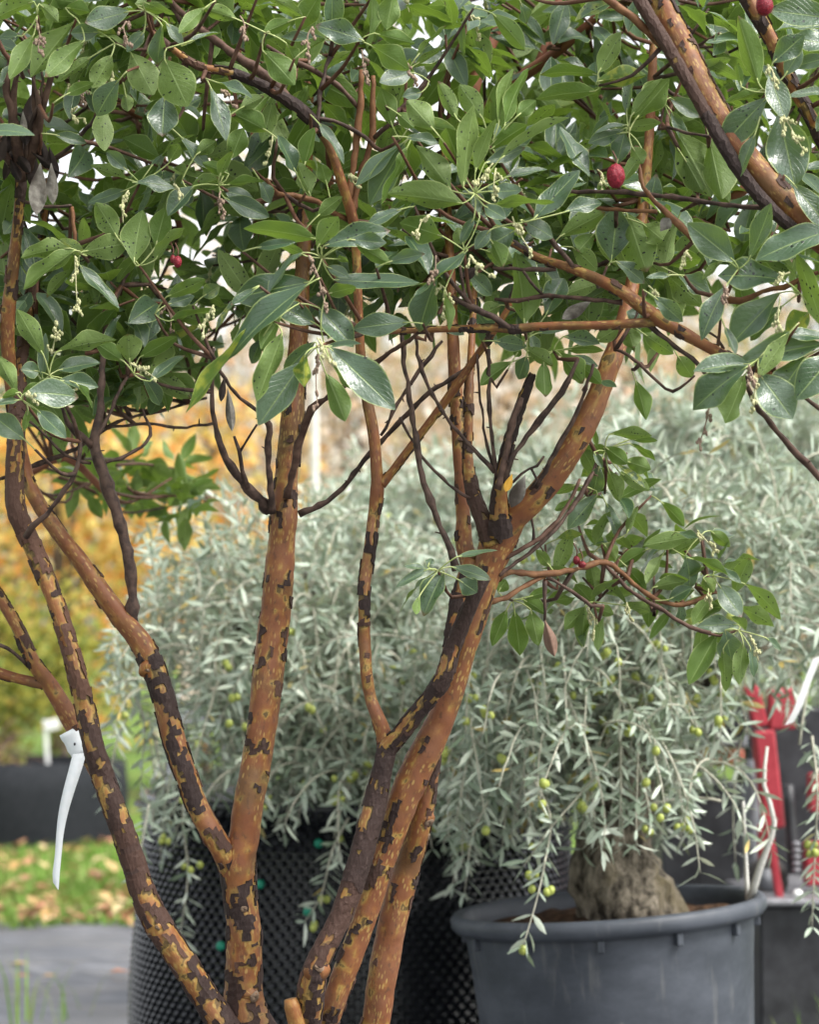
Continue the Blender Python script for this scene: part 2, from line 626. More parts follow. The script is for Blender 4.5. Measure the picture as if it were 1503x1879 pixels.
M['far_bark'] = mat_noisy('grey_brown_bark', (0.09, 0.065, 0.05), (0.18, 0.14, 0.11), 6.0, 0.9, 0.1)
M['cut_cane'] = mat_noisy('bleached_shoot', (0.56, 0.55, 0.5), (0.74, 0.72, 0.67), 40.0, 0.7)


def mat_ground():
    g = G('lawn_ground')
    ob = g.obj()
    n1 = g.noise(ob, 0.7, 4)
    n2 = g.noise(ob, 9.0, 6, 0.7)
    col = g.mix(n2, (0.07, 0.12, 0.025), (0.16, 0.25, 0.055))
    col = g.mix(g.math('MULTIPLY', g.sm(n1, 0.52, 0.68), 0.5), col, (0.2, 0.15, 0.07))
    return g.bsdf(col, 0.9, 0.1, g.bump(n2, 0.6, 0.02))


def mat_fabric():
    g = G('woven_ground_fabric')
    ob = g.obj()
    n1 = g.noise(ob, 1.3, 4)
    w = g.n.new('ShaderNodeTexChecker')
    g.l.new(ob, w.inputs[0])
    w.inputs['Scale'].default_value = 260.0
    n2 = g.noise(g.mapping(ob, (1, 8, 1)), 5.0, 4)
    col = g.mix(g.sm(n1, 0.3, 0.7), (0.058, 0.062, 0.07), (0.105, 0.11, 0.122))
    col = g.mix(g.math('MULTIPLY', g.sm(n2, 0.5, 0.66), 0.6), col, (0.2, 0.206, 0.22))
    col = g.mix(g.math('MULTIPLY', w.outputs['Fac'], 0.12), col, (0.06, 0.06, 0.07))
    return g.bsdf(col, 0.5, 0.45, g.bump(n2, 0.3, 0.01))


M['ground'] = mat_ground()
M['fabric'] = mat_fabric()
M['grass'] = mat_simple_leaf('grass_blade', (0.12, 0.26, 0.035), (0.24, 0.4, 0.07), (0.27, 0.33, 0.1))
M['litter'] = mat_simple_leaf('fallen_leaf', (0.4, 0.24, 0.09), (0.55, 0.44, 0.24), (0.42, 0.2, 0.12), 0.1)
M['maple'] = mat_simple_leaf('golden_leaf', (0.72, 0.5, 0.1), (0.8, 0.68, 0.3), (0.7, 0.34, 0.09), 0.4)
M['maple_olive'] = mat_simple_leaf('olive_yellow_leaf', (0.3, 0.3, 0.05), (0.48, 0.42, 0.09), (0.2, 0.25, 0.06), 0.35)
M['russet'] = mat_simple_leaf('russet_leaf', (0.6, 0.52, 0.44), (0.68, 0.64, 0.58), (0.58, 0.4, 0.26), 0.35)
M['paleyellow'] = mat_simple_leaf('pale_yellow_leaf', (0.58, 0.48, 0.24), (0.64, 0.56, 0.38), (0.6, 0.4, 0.2), 0.3)
M['fargreen'] = mat_simple_leaf('far_green_leaf', (0.08, 0.15, 0.03), (0.16, 0.24, 0.06), (0.2, 0.22, 0.07), 0.3)


# ------------------------------------------------------------------ the setting
acc = Acc()
n = 60
gx = np.linspace(-1, 1, n)
gx = np.sign(gx) * np.abs(gx) ** 2.2 * 260
gy = np.linspace(0, 1, n) ** 2.0 * 420 - 12
V = np.array([[x, y, 0.0] for y in gy for x in gx])
far = np.clip((V[:, 1] - 20) / 60, 0, 1)
V[:, 2] = far * 0.5 * np.array([mnoise.noise(Vector((x * 0.03, y * 0.03, 1))) for x, y, z in V])
F = [(i * n + j, i * n + j + 1, (i + 1) * n + j + 1, (i + 1) * n + j) for i in range(n - 1) for j in range(n - 1)]
acc.add(V, F)
ground = acc.build('ground', M['ground'], None, (0, 0, 0), kind='structure', label='green lawn with autumn leaves behind the pots')

# woven fabric laid over the standing ground, creased
acc = Acc()
nx, ny = 140, 150
xs, ys = np.linspace(-4.5, 4.5, nx), np.linspace(-2.0, 10.2, ny)
V = []
for y in ys:
    for x in xs:
        yy = y + (0.13 * mnoise.noise(Vector((x * 1.1, 3.3, 0))) - 0.06 * x if y > 10 else 0)
        cr = abs(mnoise.noise(Vector((x * 0.9 + 0.35 * y, y * 2.6, 5.0))))
        fold = max(0.0, 0.16 - cr) * 0.2
        V.append([x, yy, 0.006 + fold + 0.006 * (mnoise.noise(Vector((x * 3, y * 3, 2))) + 1)])
F = [(i * nx + j, i * nx + j + 1, (i + 1) * nx + j + 1, (i + 1) * nx + j) for i in range(ny - 1) for j in range(nx - 1)]
acc.add(V, F)
acc.build('ground_fabric_path', M['fabric'], None, (0, 0, 0), kind='structure', label='grey woven ground fabric with creases, laid under the pots')


def blades(name, spots, hmin, hmax, label, lean=0.5, width=0.004):
    acc = Acc()
    for x, y in spots:
        h = rng.uniform(hmin, hmax)
        a = rng.uniform(0, 2 * math.pi)
        w = width * rng.uniform(0.7, 1.4)
        d = np.array([math.cos(a), math.sin(a), 0])
        s = np.array([-d[1], d[0], 0]) * w
        ln = rng.uniform(0.1, lean) * h
        p0 = np.array([x, y, 0.0])
        p1 = p0 + d * ln * 0.35 + np.array([0, 0, h * 0.6])
        p2 = p0 + d * ln + np.array([0, 0, h])
        acc.add([p0 - s, p0 + s, p1 + s * 0.8, p1 - s * 0.8, p2], [(0, 1, 2, 3), (3, 2, 4)], None, rng.uniform())
    return acc.build(name, M['grass'], None, (0, 0, 0), kind='stuff', label=label, category='grass')


spots = [(rng.uniform(-3.4, -0.8), 10.0 + 6.5 * rng.uniform() ** 1.3) for _ in range(9000)]
spots += [(rng.uniform(-3.0, -0.9), rng.uniform(13.2, 14.6)) for _ in range(4500)]
blades('lawn_grass', spots, 0.03, 0.1, 'short green grass strewn with leaves beyond the fabric', 0.8, 0.006)
spots = [(rng.normal(-1.12, 0.08), rng.normal(7.55, 0.12)) for _ in range(16)]
spots += [(rng.normal(1.02, 0.1), rng.normal(6.1, 0.1)) for _ in range(120)] + [(rng.normal(0.93, 0.05), rng.normal(5.3, 0.1)) for _ in range(60)]
blades('weed_tufts', spots, 0.1, 0.3, 'thin grass weeds growing through the fabric', 0.6, 0.0035)

acc = Acc()
for _ in range(700):
    x = rng.uniform(-3.2, -0.7)
    y = 10.0 + 4.0 * rng.uniform() ** 1.6
    s = rng.uniform(0.025, 0.06)
    a = rng.uniform(0, 6.28)
    q = np.array([[-1, 0, 0], [-0.3, -0.6, 0.25], [1, 0, 0.1], [-0.3, 0.6, 0.3]]) * s
    tl = rng.uniform(-0.6, 0.6)
    q[:, 2] += q[:, 0] * tl
    c, sn = math.cos(a), math.sin(a)
    q = np.stack([q[:, 0] * c - q[:, 1] * sn, q[:, 0] * sn + q[:, 1] * c, q[:, 2] + 0.05 + rng.uniform(0, 0.04)], 1)
    acc.add(q + [x, y, 0], [(0, 1, 2), (0, 2, 3)], None, rng.uniform())
for _ in range(14):
    x, y = rng.uniform(-1.9, -0.95), rng.uniform(7.6, 9.9)
    s = rng.uniform(0.02, 0.04)
    q = np.array([[-1, 0, 0], [-0.3, -0.6, 0.25], [1, 0, 0.1], [-0.3, 0.6, 0.3]]) * s
    acc.add(q + [x, y, 0.04], [(0, 1, 2), (0, 2, 3)], None, rng.uniform())
acc.build('fallen_leaves', M['litter'], None, (0, 0, 0), kind='stuff', label='brown and orange fallen leaves scattered on the grass', category='leaves')


# ------------------------------------------------------------------ leaves in bulk
def leaf_grid(B, A, S, N, L, W, bend, fold, wave, rnd, nt=5, nu=2, obov=0.12, phase=None, petiole=0.0):
    """N leaves at once: B base, A axis, S side, N upper side; returns verts (n, nt+1, nu+1, 3)"""
    n = len(B)
    t = np.linspace(0, 1, nt + 1)
    prof = np.sin(math.pi * t ** (1 + obov)) ** 0.8
    prof[0] = 0.05
    prof[-1] = 0.03
    u = np.linspace(-1, 1, nu + 1)
    tt = t[None, :, None]
    uu = u[None, None, :]
    Wt = W[:, None, None] * 0.5 * prof[None, :, None]
    side = uu * Wt * np.cos(fold)[:, None, None]
    ph = phase if phase is not None else rnd * 40
    up = np.abs(uu) * Wt * np.sin(fold)[:, None, None] \
        + bend[:, None, None] * L[:, None, None] * (tt ** 2) \
        + wave[:, None, None] * W[:, None, None] * np.abs(uu) ** 2 * np.sin(tt * 9 + ph[:, None, None] + np.sign(uu) * 1.1) * prof[None, :, None]
    al = L[:, None, None] * tt * (1 - 0.25 * np.abs(bend)[:, None, None] * tt) + 0 * uu
    twist = (np.sin(ph) * 0.6)[:, None, None] * tt
    side2 = side * np.cos(twist) - 0
    up = up + side * np.sin(twist)
    V = B[:, None, None, :] + al[..., None] * A[:, None, None, :] + side2[..., None] * S[:, None, None, :] + up[..., None] * N[:, None, None, :]
    UV = np.stack([np.broadcast_to((uu + 1) / 2, V.shape[:3]), np.broadcast_to(tt, V.shape[:3])], -1)
    F = []
    for i in range(nt):
        for j in range(nu):
            a = i * (nu + 1) + j
            F.append((a, a + 1, a + nu + 2, a + nu + 1))
    return V.reshape(n, -1, 3), UV.reshape(n, -1, 2), F


def leaf_objects(name, V, UV, F, rnd, mat, parent, **props):
    """each leaf a mesh object of its own"""
    out = []
    pl = world_loc(parent)
    for k in range(len(V)):
        a = Acc()
        a.add(V[k], F, UV[k], rnd[k])
        out.append(a.build(name, mat, parent, V[k][0]))
    return out


def leaf_stuff(name, V, UV, F, rnd, mat, parent, **props):
    a = Acc()
    n, m = V.shape[:2]
    FF = (np.asarray(F)[None, :, :] + (np.arange(n) * m)[:, None, None]).reshape(-1, len(F[0]))
    a.V = [V.reshape(-1, 3)]
    a.F = FF.tolist()
    a.UV = [UV.reshape(-1, 2)]
    a.A = [np.repeat(rnd, m)]
    return a.build(name, mat, parent, **props)


# ------------------------------------------------------------------ far trees and shrubs
def far_tree(name, label, base, height, crown, mat, nleaf, lsize, trunk_r, bark, stems=1, group=None, low=0.3, lean=0.0):
    """crown: (rx, ry, rz, centre height)"""
    base = np.asarray(base, float)
    root = empty(name, base, label=label, category='tree' if 'tree' in name else 'shrub')
    if group:
        root['group'] = group
    rx, ry, rz, cz = crown
    acc = Acc()
    tips = []
    for s in range(stems):
        off = rng.uniform(-0.3, 0.3, 2) * (0.25 * rx if stems > 1 else 0.0)
        top = base + np.array([off[0] * 2 + lean, off[1] * 2, cz + rz * 0.6])
        C = catmull([base + [off[0] * 0.3, off[1] * 0.3, -0.05], base + [off[0], off[1], cz * 0.5], top], 0.2)
        tube(acc, C, np.linspace(trunk_r, trunk_r * 0.25, len(C)), 7)
        nl = 9 if stems == 1 else 4
        for k in range(nl):
            i = int(len(C) * rng.uniform(low, 0.9))
            a = rng.uniform(0, 6.28)
            e = C[i] + np.array([math.cos(a) * rx * rng.uniform(0.5, 0.9), math.sin(a) * ry * rng.uniform(0.5, 0.9), rz * rng.uniform(0.1, 0.7)])
            Cb = catmull([C[i], (C[i] + e) / 2 + [0, 0, 0.08 * rz], e], 0.2)
            tube(acc, Cb, np.linspace(trunk_r * 0.4, trunk_r * 0.08, len(Cb)), 5)
            tips.append(e)
    acc.build('trunk', bark, root)
    # leaf clumps spread through the crown
    ncl = max(14, int(nleaf / 70))
    d = nrm(rng.normal(size=(ncl, 3)))
    cc = base + np.array([lean, 0, cz]) + d * (rng.uniform(0.25, 1.0, (ncl, 1)) ** 0.6) * np.array([rx, ry, rz])
    which = rng.integers(0, ncl, nleaf)
    sp = rng.uniform(0.1, 0.26, ncl)[which][:, None] * np.array([rx, ry, rz * 0.8])
    c = cc[which] + rng.normal(size=(nleaf, 3)) * sp
    c[:, 2] = np.maximum(c[:, 2], base[2] + 0.05)
    Ax = nrm(rng.normal(size=(nleaf, 3)) + [0, 0, -0.4])
    S = nrm(np.cross(Ax, rng.normal(size=(nleaf, 3))))
    Nn = np.cross(S, Ax)
    L = lsize * rng.uniform(0.6, 1.3, nleaf)
    rnd = np.clip(rng.uniform(0, 1, ncl)[which] * 0.6 + rng.uniform(0, 0.4, nleaf), 0, 1)
    V, UV, F = leaf_grid(c, Ax, S, Nn, L, L * 0.8, rng.uniform(-0.3, 0.3, nleaf), np.full(nleaf, 0.2), np.zeros(nleaf), rnd, 2, 2)
    leaf_stuff('crown', V, UV, F, rnd, mat, root, kind='stuff')
    return root


def gp(x, d, z=0.0):
    """ground point d metres away under photograph column x"""
    return np.array([(x - 751.5) / FPX * d, d, z])


# golden trees at the far side of the grass
far_tree('golden_maple_tree', 'golden orange autumn tree behind the leftmost stems', gp(110, 16.2), 3.2, (1.05, 0.8, 1.3, 1.7), M['maple'], 3200, 0.085, 0.05, M['far_bark'], 3)
far_tree('olive_yellow_shrub', 'olive yellow bushy shrub at the left edge above the black planter', gp(-30, 15.0), 1.4, (0.75, 0.6, 0.65, 1.0), M['maple_olive'], 3600, 0.06, 0.03, M['far_bark'], 5)
far_tree('golden_maple_tree', 'pale golden tree between the left stems and the main trunk', gp(380, 19.0), 4.0, (1.0, 0.9, 1.4, 2.2), M['maple'], 2200, 0.09, 0.05, M['far_bark'], 1)
far_tree('birch_tree', 'white trunked birch right behind the main forked trunk', gp(576, 16.0), 6.0, (0.9, 0.8, 1.2, 4.6), M['paleyellow'], 1200, 0.06, 0.045, M['birch'], 1, 'white trunked birches', 0.6)
far_tree('birch_tree', 'slim white birch trunk right of the thin dark side branch', gp(290, 20.0), 6.0, (1.2, 1.0, 1.4, 4.4), M['paleyellow'], 900, 0.06, 0.03, M['birch'], 1, 'white trunked birches', 0.6)
RUS = [(640, 20, 'russet', 4.0, 'pale russet shrub seen between trunk and middle stem'),
       (900, 18, 'russet', 4.1, 'pinkish russet shrub behind the dark bunch of twigs'),
       (1010, 23, 'paleyellow', 4.6, 'pale yellow shrub behind the leaning right stem'),
       (1150, 20, 'russet', 4.3, 'russet shrub right of the leaning right stem'),
       (1300, 22, 'paleyellow', 4.5, 'pale autumn shrub behind the lower right leaf cluster'),
       (1450, 20, 'russet', 4.2, 'rusty pink shrub at the right edge above the olive'),
       (1580, 24, 'paleyellow', 4.8, 'pale shrub beyond the right edge of the olive'),
       (760, 26, 'paleyellow', 5.0, 'pale yellow shrub seen through the middle twigs'),
       (480, 27, 'russet', 4.9, 'russet shrub far behind the main forked trunk'),
       (20, 26, 'fargreen', 5.2, 'green tree far behind the left edge stems')]
for x, d, m, h, lb in RUS:
    far_tree('green_tree' if m == 'fargreen' else 'autumn_shrub', lb, gp(x, d), h, (1.15, 0.9, h * 0.42, h * 0.55), M[m], 2600, 0.09, 0.04, M['far_bark'], 4)
# pale woodland far off, closing the view
FARW = [(-250, 44, 'fargreen', 10.5), (150, 50, 'paleyellow', 9.6), (420, 46, 'russet', 9.2), (700, 52, 'fargreen', 9.8),
        (980, 46, 'paleyellow', 9.2), (1260, 50, 'russet', 9.6), (1560, 46, 'fargreen', 9.6), (1850, 50, 'russet', 9.4)]
LBW = ['dark green far tree beyond the left edge', 'pale yellow far tree behind the golden maple', 'russet far tree behind the birch trunks',
       'green far tree behind the middle stem', 'pale far tree behind the dark twigs', 'russet far tree above the olive crown',
       'green far tree above the right edge of the olive', 'russet far tree beyond the right edge']
for (x, d, m, h), lb in zip(FARW, LBW):
    far_tree('woodland_tree', lb, gp(x, d), h, (3.4, 2.2, h * 0.42, h * 0.56), M[m], 3600, 0.24, 0.12, M['far_bark'], 1, None, 0.25)


# ------------------------------------------------------------------ things standing behind: planter, crate, machine
def planter(name, label, c, r, h, mat):
    root = empty(name, c, label=label, category='planter')
    acc = Acc()
    wob = lambda th, z: 0.012 * np.sin(th * 5 + z * 9) + 0.008 * np.sin(th * 11)
    lathe(acc, [(r * 0.97, 0.0), (r * 1.0, h * 0.3), (r * 1.02, h * 0.7), (r * 1.0, h), (r * 0.97, h + 0.012), (r * 0.95, h), (r * 0.94, h * 0.86)], c, 48, 0.5, wob)
    acc.build('wall', mat, root)
    acc = Acc()
    lathe(acc, [(r * 0.955, h * 0.9), (r * 0.5, h * 0.93), (0.01, h * 0.94)], c, 32)
    acc.build('soil', M['soil'], root)
    return root


planter('black_planter', 'broad black fabric planter on the grass at the left edge', gp(30, 14.2), 0.64, 0.5, M['black_pot'])
# dry twigs in the left planter
acc = Acc()
b0 = gp(-25, 14.0, 0.45)
for k in range(46):
    a = rng.uniform(0, 6.28)
    e = b0 + np.array([math.cos(a) * rng.uniform(0.05, 0.35), math.sin(a) * 0.25, rng.uniform(-0.1, 0.3)])
    C = catmull([b0 + rng.normal(size=3) * 0.03, (b0 + e) / 2 + [0, 0, 0.08], e], 0.06)
    tube(acc, C, np.linspace(0.006, 0.002, len(C)), 4)
root = empty('bare_bush', b0, label='dry leafless brown bush in the broad black planter', category='bush')
acc.build('twigs', M['dead_brown'], root, kind='stuff')
# white label stake in the planter
c = P(86, 1360, 13.7)
root = empty('plant_stake', c, label='small white label on a stake above the broad black planter', category='label')
acc = Acc()
box(acc, c + [0, 0, -0.05], (0.022, 0.01, 0.34), rot_y(-0.08), bev=0.003)
acc.build('stake', M['white_paint'], root, smooth=False)
acc = Acc()
box(acc, P(95, 1330, 13.7), (0.085, 0.012, 0.06), rot_y(-0.25), bev=0.004)
acc.build('tag', M['white_paint'], root, smooth=False)

# beige crate on a dark stand
d = 11.0
k = d / FPX
c = P(390, 1245, d)
root = empty('beige_crate', gp(390, d), label='beige boarded crate on a dark grey stand behind the left olive', category='crate')
for i in range(3):
    acc = Acc()
    box(acc, P(388, 1208 + i * 32, d), (118 * k, 0.03, 29 * k), bev=0.004)
    acc.build('board', M['beige_wood'], root, smooth=False)
acc = Acc()
box(acc, P(388, 1240, d) + [0, 0.22, 0], (112 * k, 0.4, 92 * k), bev=0.004)
acc.build('body', M['beige_wood'], root, smooth=False)
acc = Acc()
box(acc, P(372, 1312, d) + [0, 0.18, 0], (160 * k, 0.5, 38 * k), bev=0.006)
acc.build('stand_top', M['grey_steel'], root, smooth=False)
for x in (318, 426):
    for dy in (-0.02, 0.38):
        acc = Acc()
        p = P(x, 1330, d)
        box(acc, [p[0], p[1] + dy, p[2] / 2 - 0.01], (34 * k, 0.05, p[2] - 0.02), bev=0.004)
        acc.build('leg', M['grey_steel'], root, smooth=False)
acc = Acc()
ball(acc, P(322, 1279, d - 0.08), 10 * k, sub=2)
acc.build('end_cap', M['white_paint'], root)

# red machine behind the potted olive
d = 6.6
k = d / FPX
root = empty('red_machine', gp(1450, d), label='red and black wheeled machine with a steel deck behind the potted olive', category='machine')


def bpx(name, x0, y0, x1, y1, dd, th, mat, tilt=0.0, bev=0.006):
    kk = dd / FPX
    acc = Acc()
    cc = P((x0 + x1) / 2, (y0 + y1) / 2, dd) + [0, th / 2, 0]
    box(acc, cc, (abs(x1 - x0) * kk, th, abs(y1 - y0) * kk), rot_y(tilt) if tilt else None, bev=bev)
    return acc.build(name, mat, root, smooth=False)


def cyl(name, x0, y0, x1, y1, dd, rpx, mat, sides=14):
    acc = Acc()
    C = np.linspace(P(x0, y0, dd), P(x1, y1, dd), 6)
    tube(acc, C, rpx * dd / FPX, sides)
    return acc.build(name, mat, root)


bpx('deck', 1380, 1650, 1640, 1663, 6.3, 0.7, M['bright_steel'])
bpx('chassis', 1396, 1664, 1640, 1960, 6.34, 0.6, M['black_steel'])
bpx('upright', 1412, 1490, 1426, 1648, 6.38, 0.03, M['red_paint'], -0.16, 0.003)
bpx('guard_panel', 1392, 1512, 1420, 1600, 6.52, 0.03, M['red_paint'], 0.0)
bpx('mast', 1394, 1340, 1432, 1520, 6.6, 0.08, M['red_paint'], -0.1)
bpx('upper_panel', 1374, 1255, 1402, 1335, 6.62, 0.05, M['red_paint'], -0.25)
bpx('upper_panel', 1412, 1262, 1462, 1338, 6.62, 0.05, M['red_paint'], 0.0)
bpx('side_panel', 1478, 1545, 1640, 1625, 6.45, 0.05, M['red_paint'])
bpx('side_panel', 1486, 1418, 1640, 1490, 6.55, 0.05, M['red_paint'])
bpx('engine_block', 1215, 1440, 1366, 1655, 6.85, 0.4, M['black_steel'])  # engine, stretched leftwards to darken the gap beside the olive trunk
bpx('dark_backing', 1372, 1300, 1640, 1650, 7.0, 0.3, M['black_steel'])  # added dark body, keeps the bright lawn from showing behind the machine
bpx('low_dark_backing', 1190, 1656, 1640, 1960, 7.0, 0.3, M['black_steel'])  # added dark body, covers the lawn below the engine
bpx('top_frame', 1284, 1308, 1376, 1346, 6.75, 0.3, M['black_steel'])
bpx('top_frame', 1290, 1346, 1372, 1372, 6.8, 0.3, M['grey_steel'])
bpx('rusty_plate', 1278, 1374, 1366, 1404, 6.78, 0.06, M['rust_plate'])
cyl('cylinder', 1382, 1395, 1376, 1590, 6.75, 15, M['grey_steel'])
cyl('hose', 1446, 1440, 1456, 1600, 6.45, 10, M['black_steel'])
for i in range(5):
    acc = Acc()
    ball(acc, P(1461, 1548 + i * 12, 6.4), np.array([8, 8, 5.5]) * 6.4 / FPX, sub=2)
    acc.build('spring_coil', M['bright_steel'], root)
acc = Acc()
ball(acc, P(1464, 1641, 6.35), 10 * 6.35 / FPX, sub=2)
acc.build('bolt_head', M['white_paint'], root)
wacc = Acc()
wc = P(1408, 1612, 6.52)
th = np.linspace(0, 2 * math.pi, 28)
C = np.stack([wc[0] + np.cos(th) * 0.038, np.full(28, wc[1]), wc[2] + np.sin(th) * 0.038], 1)
tube(wacc, C, 0.02, 10, cap=False)
wheel = wacc.build('wheel', M['rubber'], root)
acc = Acc()
tube(acc, np.array([wc - [0, 0.018, 0], wc + [0, 0.018, 0]]), 0.03, 16)
acc.build('hub', M['grey_steel'], wheel)


# ------------------------------------------------------------------ olive trees
def olive_tree(label, base, trunk, limbs, regions, nshoot, keep, nparts, nfruit, dmax=9.9, extra=(), leaf_len=0.051):
    """trunk: list of (x, y, d, radius); regions: list of (x, y, d, rx_m, ry_m, rz_m, weight)"""
    root = empty('olive_tree', base, label=label, category='olive tree')
    acc = Acc()
    pts = np.array([[*P(x, y, dd), r] for x, y, dd, r in trunk])
    C = catmull(pts, 0.012)
    T, Nn, Bb = frames(C[:, :3])
    sides = 36
    th = np.linspace(0, 2 * math.pi, sides, endpoint=False)
    V = np.zeros((len(C), sides, 3))
    for i in range(len(C)):
        dirs = np.cos(th)[:, None] * Nn[i] + np.sin(th)[:, None] * Bb[i]
        for j in range(sides):
            q = C[i, :3] + dirs[j] * C[i, 3]
            f = mnoise.noise(Vector((th[j] * 0 + q[0] * 14, q[1] * 14, q[2] * 7))) * 0.3 + mnoise.noise(Vector(q * 34)) * 0.2 + mnoise.noise(Vector(q * 80)) * 0.08 \
                + 0.09 * math.sin(th[j] * 5 + C[i, 2] * 14)
            V[i, j] = C[i, :3] + dirs[j] * C[i, 3] * (1 + f)
    F = [(i * sides + j, i * sides + (j + 1) % sides, (i + 1) * sides + (j + 1) % sides, (i + 1) * sides + j) for i in range(len(C) - 1) for j in range(sides)]
    acc.add(V.reshape(-1, 3), F)
    top = C[-1, :3]
    acc.build('trunk', M['olive_bark'], root)
    # limbs
    for (x, y, dd) in limbs:
        e = P(x, y, dd)
        a = Acc()
        mid = (top + e) / 2 + rng.normal(size=3) * 0.03
        Cb = catmull([top - (e - top) * 0.05, mid, e], 0.04)
        tube(a, Cb, np.linspace(0.022, 0.006, len(Cb)), 7)
        a.build('limb', M['olive_bark'], root)
    # drooping shoots with opposite leaves
    tw = Acc()
    LB, LA, LS, LN = [], [], [], []
    FR = []
    W = np.array([r[6] for r in regions], float)
    W /= W.sum()
    made = 0
    tries = 0
    shoots = [np.array(s) for s in extra]
    while made < nshoot and tries < nshoot * 8:
        tries += 1
        rg = regions[rng.choice(len(regions), p=W)]
        cc = P(rg[0], rg[1], rg[2])
        dv = nrm(rng.normal(size=3))
        rr = rng.uniform(0.15, 1.0) ** 0.5
        s = cc + dv * rr * np.array(rg[3:6])
        di = nrm(dv * 0.7 + rng.normal(size=3) * 0.6 + [0, 0, 0.25])
        ln = rng.uniform(0.14, 0.34)
        drp = rng.uniform(0.5, 2.2)
        m = 12
        C = [s]
        for i in range(m):
            di = nrm(di + np.array([0, 0, -drp * 0.16]) + rng.normal(size=3) * 0.05)
            C.append(C[-1] + di * ln / m)
        C = np.array(C)
        px, py, pd = pix(C[[0, m // 2, m]])
        ok = True
        for a, b, c_ in zip(px, py, pd):
            pr = keep(a, b, c_)
            if rng.uniform() > pr:
                ok = False
                break
        if not ok:
            continue
        shoots.append(C)
        made += 1
    for C in shoots:
        C = catmull(C, 0.014)
        tube(tw, C, np.linspace(0.003, 0.001, len(C)), 4)
        T, Nn, Bb = frames(C)
        ph = rng.uniform(0, 3.14)
        for i in range(1, len(C)):
            if rng.uniform() < 0.12:
                continue
            for sg in (-1, 1):
                a = ph + (math.pi / 2 if i % 2 else 0) + rng.normal() * 0.3
                o = (math.cos(a) * Nn[i] + math.sin(a) * Bb[i]) * sg
                ax = nrm(o * rng.uniform(0.6, 1.0) + T[i] * rng.uniform(0.4, 0.9) + np.array([0, 0, 0.12]))
                up = nrm(np.array([0, 0, 1.0]) + T[i] * 0.5 + rng.normal(size=3) * 0.5)
                sd = nrm(np.cross(ax, up))
                LB.append(C[i]); LA.append(ax); LS.append(sd); LN.append(np.cross(sd, ax))
            if rng.uniform() < 0.075:
                for _f in range(rng.integers(1, 4)):
                    FR.append(C[i] + np.array([rng.normal() * 0.011, rng.normal() * 0.011, -0.016 - rng.uniform(0, 0.012)]))
    tw.build('shoots', M['olive_twig'], root, kind='stuff')
    LB, LA, LS, LN = map(np.array, (LB, LA, LS, LN))
    n = len(LB)
    L = leaf_len * rng.uniform(0.6, 1.15, n)
    rnd = rng.uniform(0, 1, n)
    V, UV, F = leaf_grid(LB, LA, LS, LN, L, L * rng.uniform(0.16, 0.25, n), rng.uniform(-0.2, 0.15, n), rng.uniform(0.1, 0.4, n), np.zeros(n), rnd, 3, 2, 0.0)
    px, py, pd = pix(LB)
    vis = (px > 10) & (px < 1490) & (py > 650) & (py < 1870)
    order = np.argsort(np.where(vis, pd, 99))
    pick = order[:nparts]
    rest = order[nparts:]
    leaf_objects('leaf', V[pick], UV[pick], F, rnd[pick], M['olive_leaf'], root)
    leaf_stuff('foliage', V[rest], UV[rest], F, rnd[rest], M['olive_leaf'], root, kind='stuff')
    # fruit, all of one mesh
    FR = np.array(FR)
    px, py, pd = pix(FR)
    FR = FR[np.argsort(np.where((px > 0) & (px < 1503) & (py > 650), pd, 99))][:nfruit]
    fm = None
    for p in FR:
        if fm is None:
            a = Acc()
            ball(a, (0, 0, 0), (0.0078, 0.0078, 0.0092), sub=2)
            fm = a.mesh('olive', M['olive_fruit'], np.zeros(3))
        o = bpy.data.objects.new('olive', fm)
        o.location = Vector(p - base)
        o.rotation_euler = (rng.uniform(-0.5, 0.5), rng.uniform(-0.5, 0.5), 0)
        o.scale = [rng.uniform(0.85, 1.15)] * 3
        put(o, root)
    print('olive', label[:20], n, 'leaves', len(FR), 'fruit')
    return root


# the grey pot, leaning a little, with its soil
POT_D = 5.0
pot_c = P(1116, 1654, POT_D)                       # middle of the rim
pot_h = pot_c[2]
pot = empty('grey_pot', (pot_c[0] + 0.047, pot_c[1], 0), label='large round grey plastic pot holding the gnarled olive trunk', category='plant pot')
rt = 0.316
prof = [(0.245, 0.0), (0.25, 0.03), (0.285, pot_h - 0.12), (0.293, pot_h - 0.045), (0.294, pot_h - 0.038), (rt - 0.004, pot_h - 0.036), (rt + 0.004, pot_h - 0.026),
        (rt + 0.005, pot_h - 0.01), (rt - 0.002, pot_h - 0.001), (rt - 0.012, pot_h), (rt - 0.022, pot_h - 0.006), (rt - 0.028, pot_h - 0.03), (0.283, pot_h - 0.1), (0.27, pot_h - 0.16)]
wob = lambda th, z: 0.006 * np.sin(2 * th + 0.6) + 0.0025 * np.sin(5 * th + z * 7)
base0 = np.array([pot_c[0] + 0.047, pot_c[1], 0.0])
acc = Acc()
lathe(acc, prof, base0, 128, 0.5, wob)
acc.build('body', M['pot'], pot)
for a in range(12):
    th = R(-128 + a * 30)
    acc = Acc()
    ca, sa = math.cos(th), math.sin(th)
    rot = np.array([[-sa, ca, 0], [ca, sa, 0], [0, 0, 1]]).T
    box(acc, base0 + [ca * 0.2975, sa * 0.2975, pot_h - 0.05], (0.014, 0.013, 0.026), rot, bev=0.002)
    acc.build('rim_rib', M['pot'], pot, smooth=False)
acc = Acc()
n = 40
V, F = [], []
for i in range(13):
    for j in range(n):
        th = j / n * 2 * math.pi
        r = 0.286 * i / 12
        x, y = math.cos(th) * r, math.sin(th) * r
        V.append([x, y, pot_h - 0.04 + 0.02 * mnoise.noise(Vector((x * 14, y * 14, 1))) + 0.012 * (1 - i / 12)])
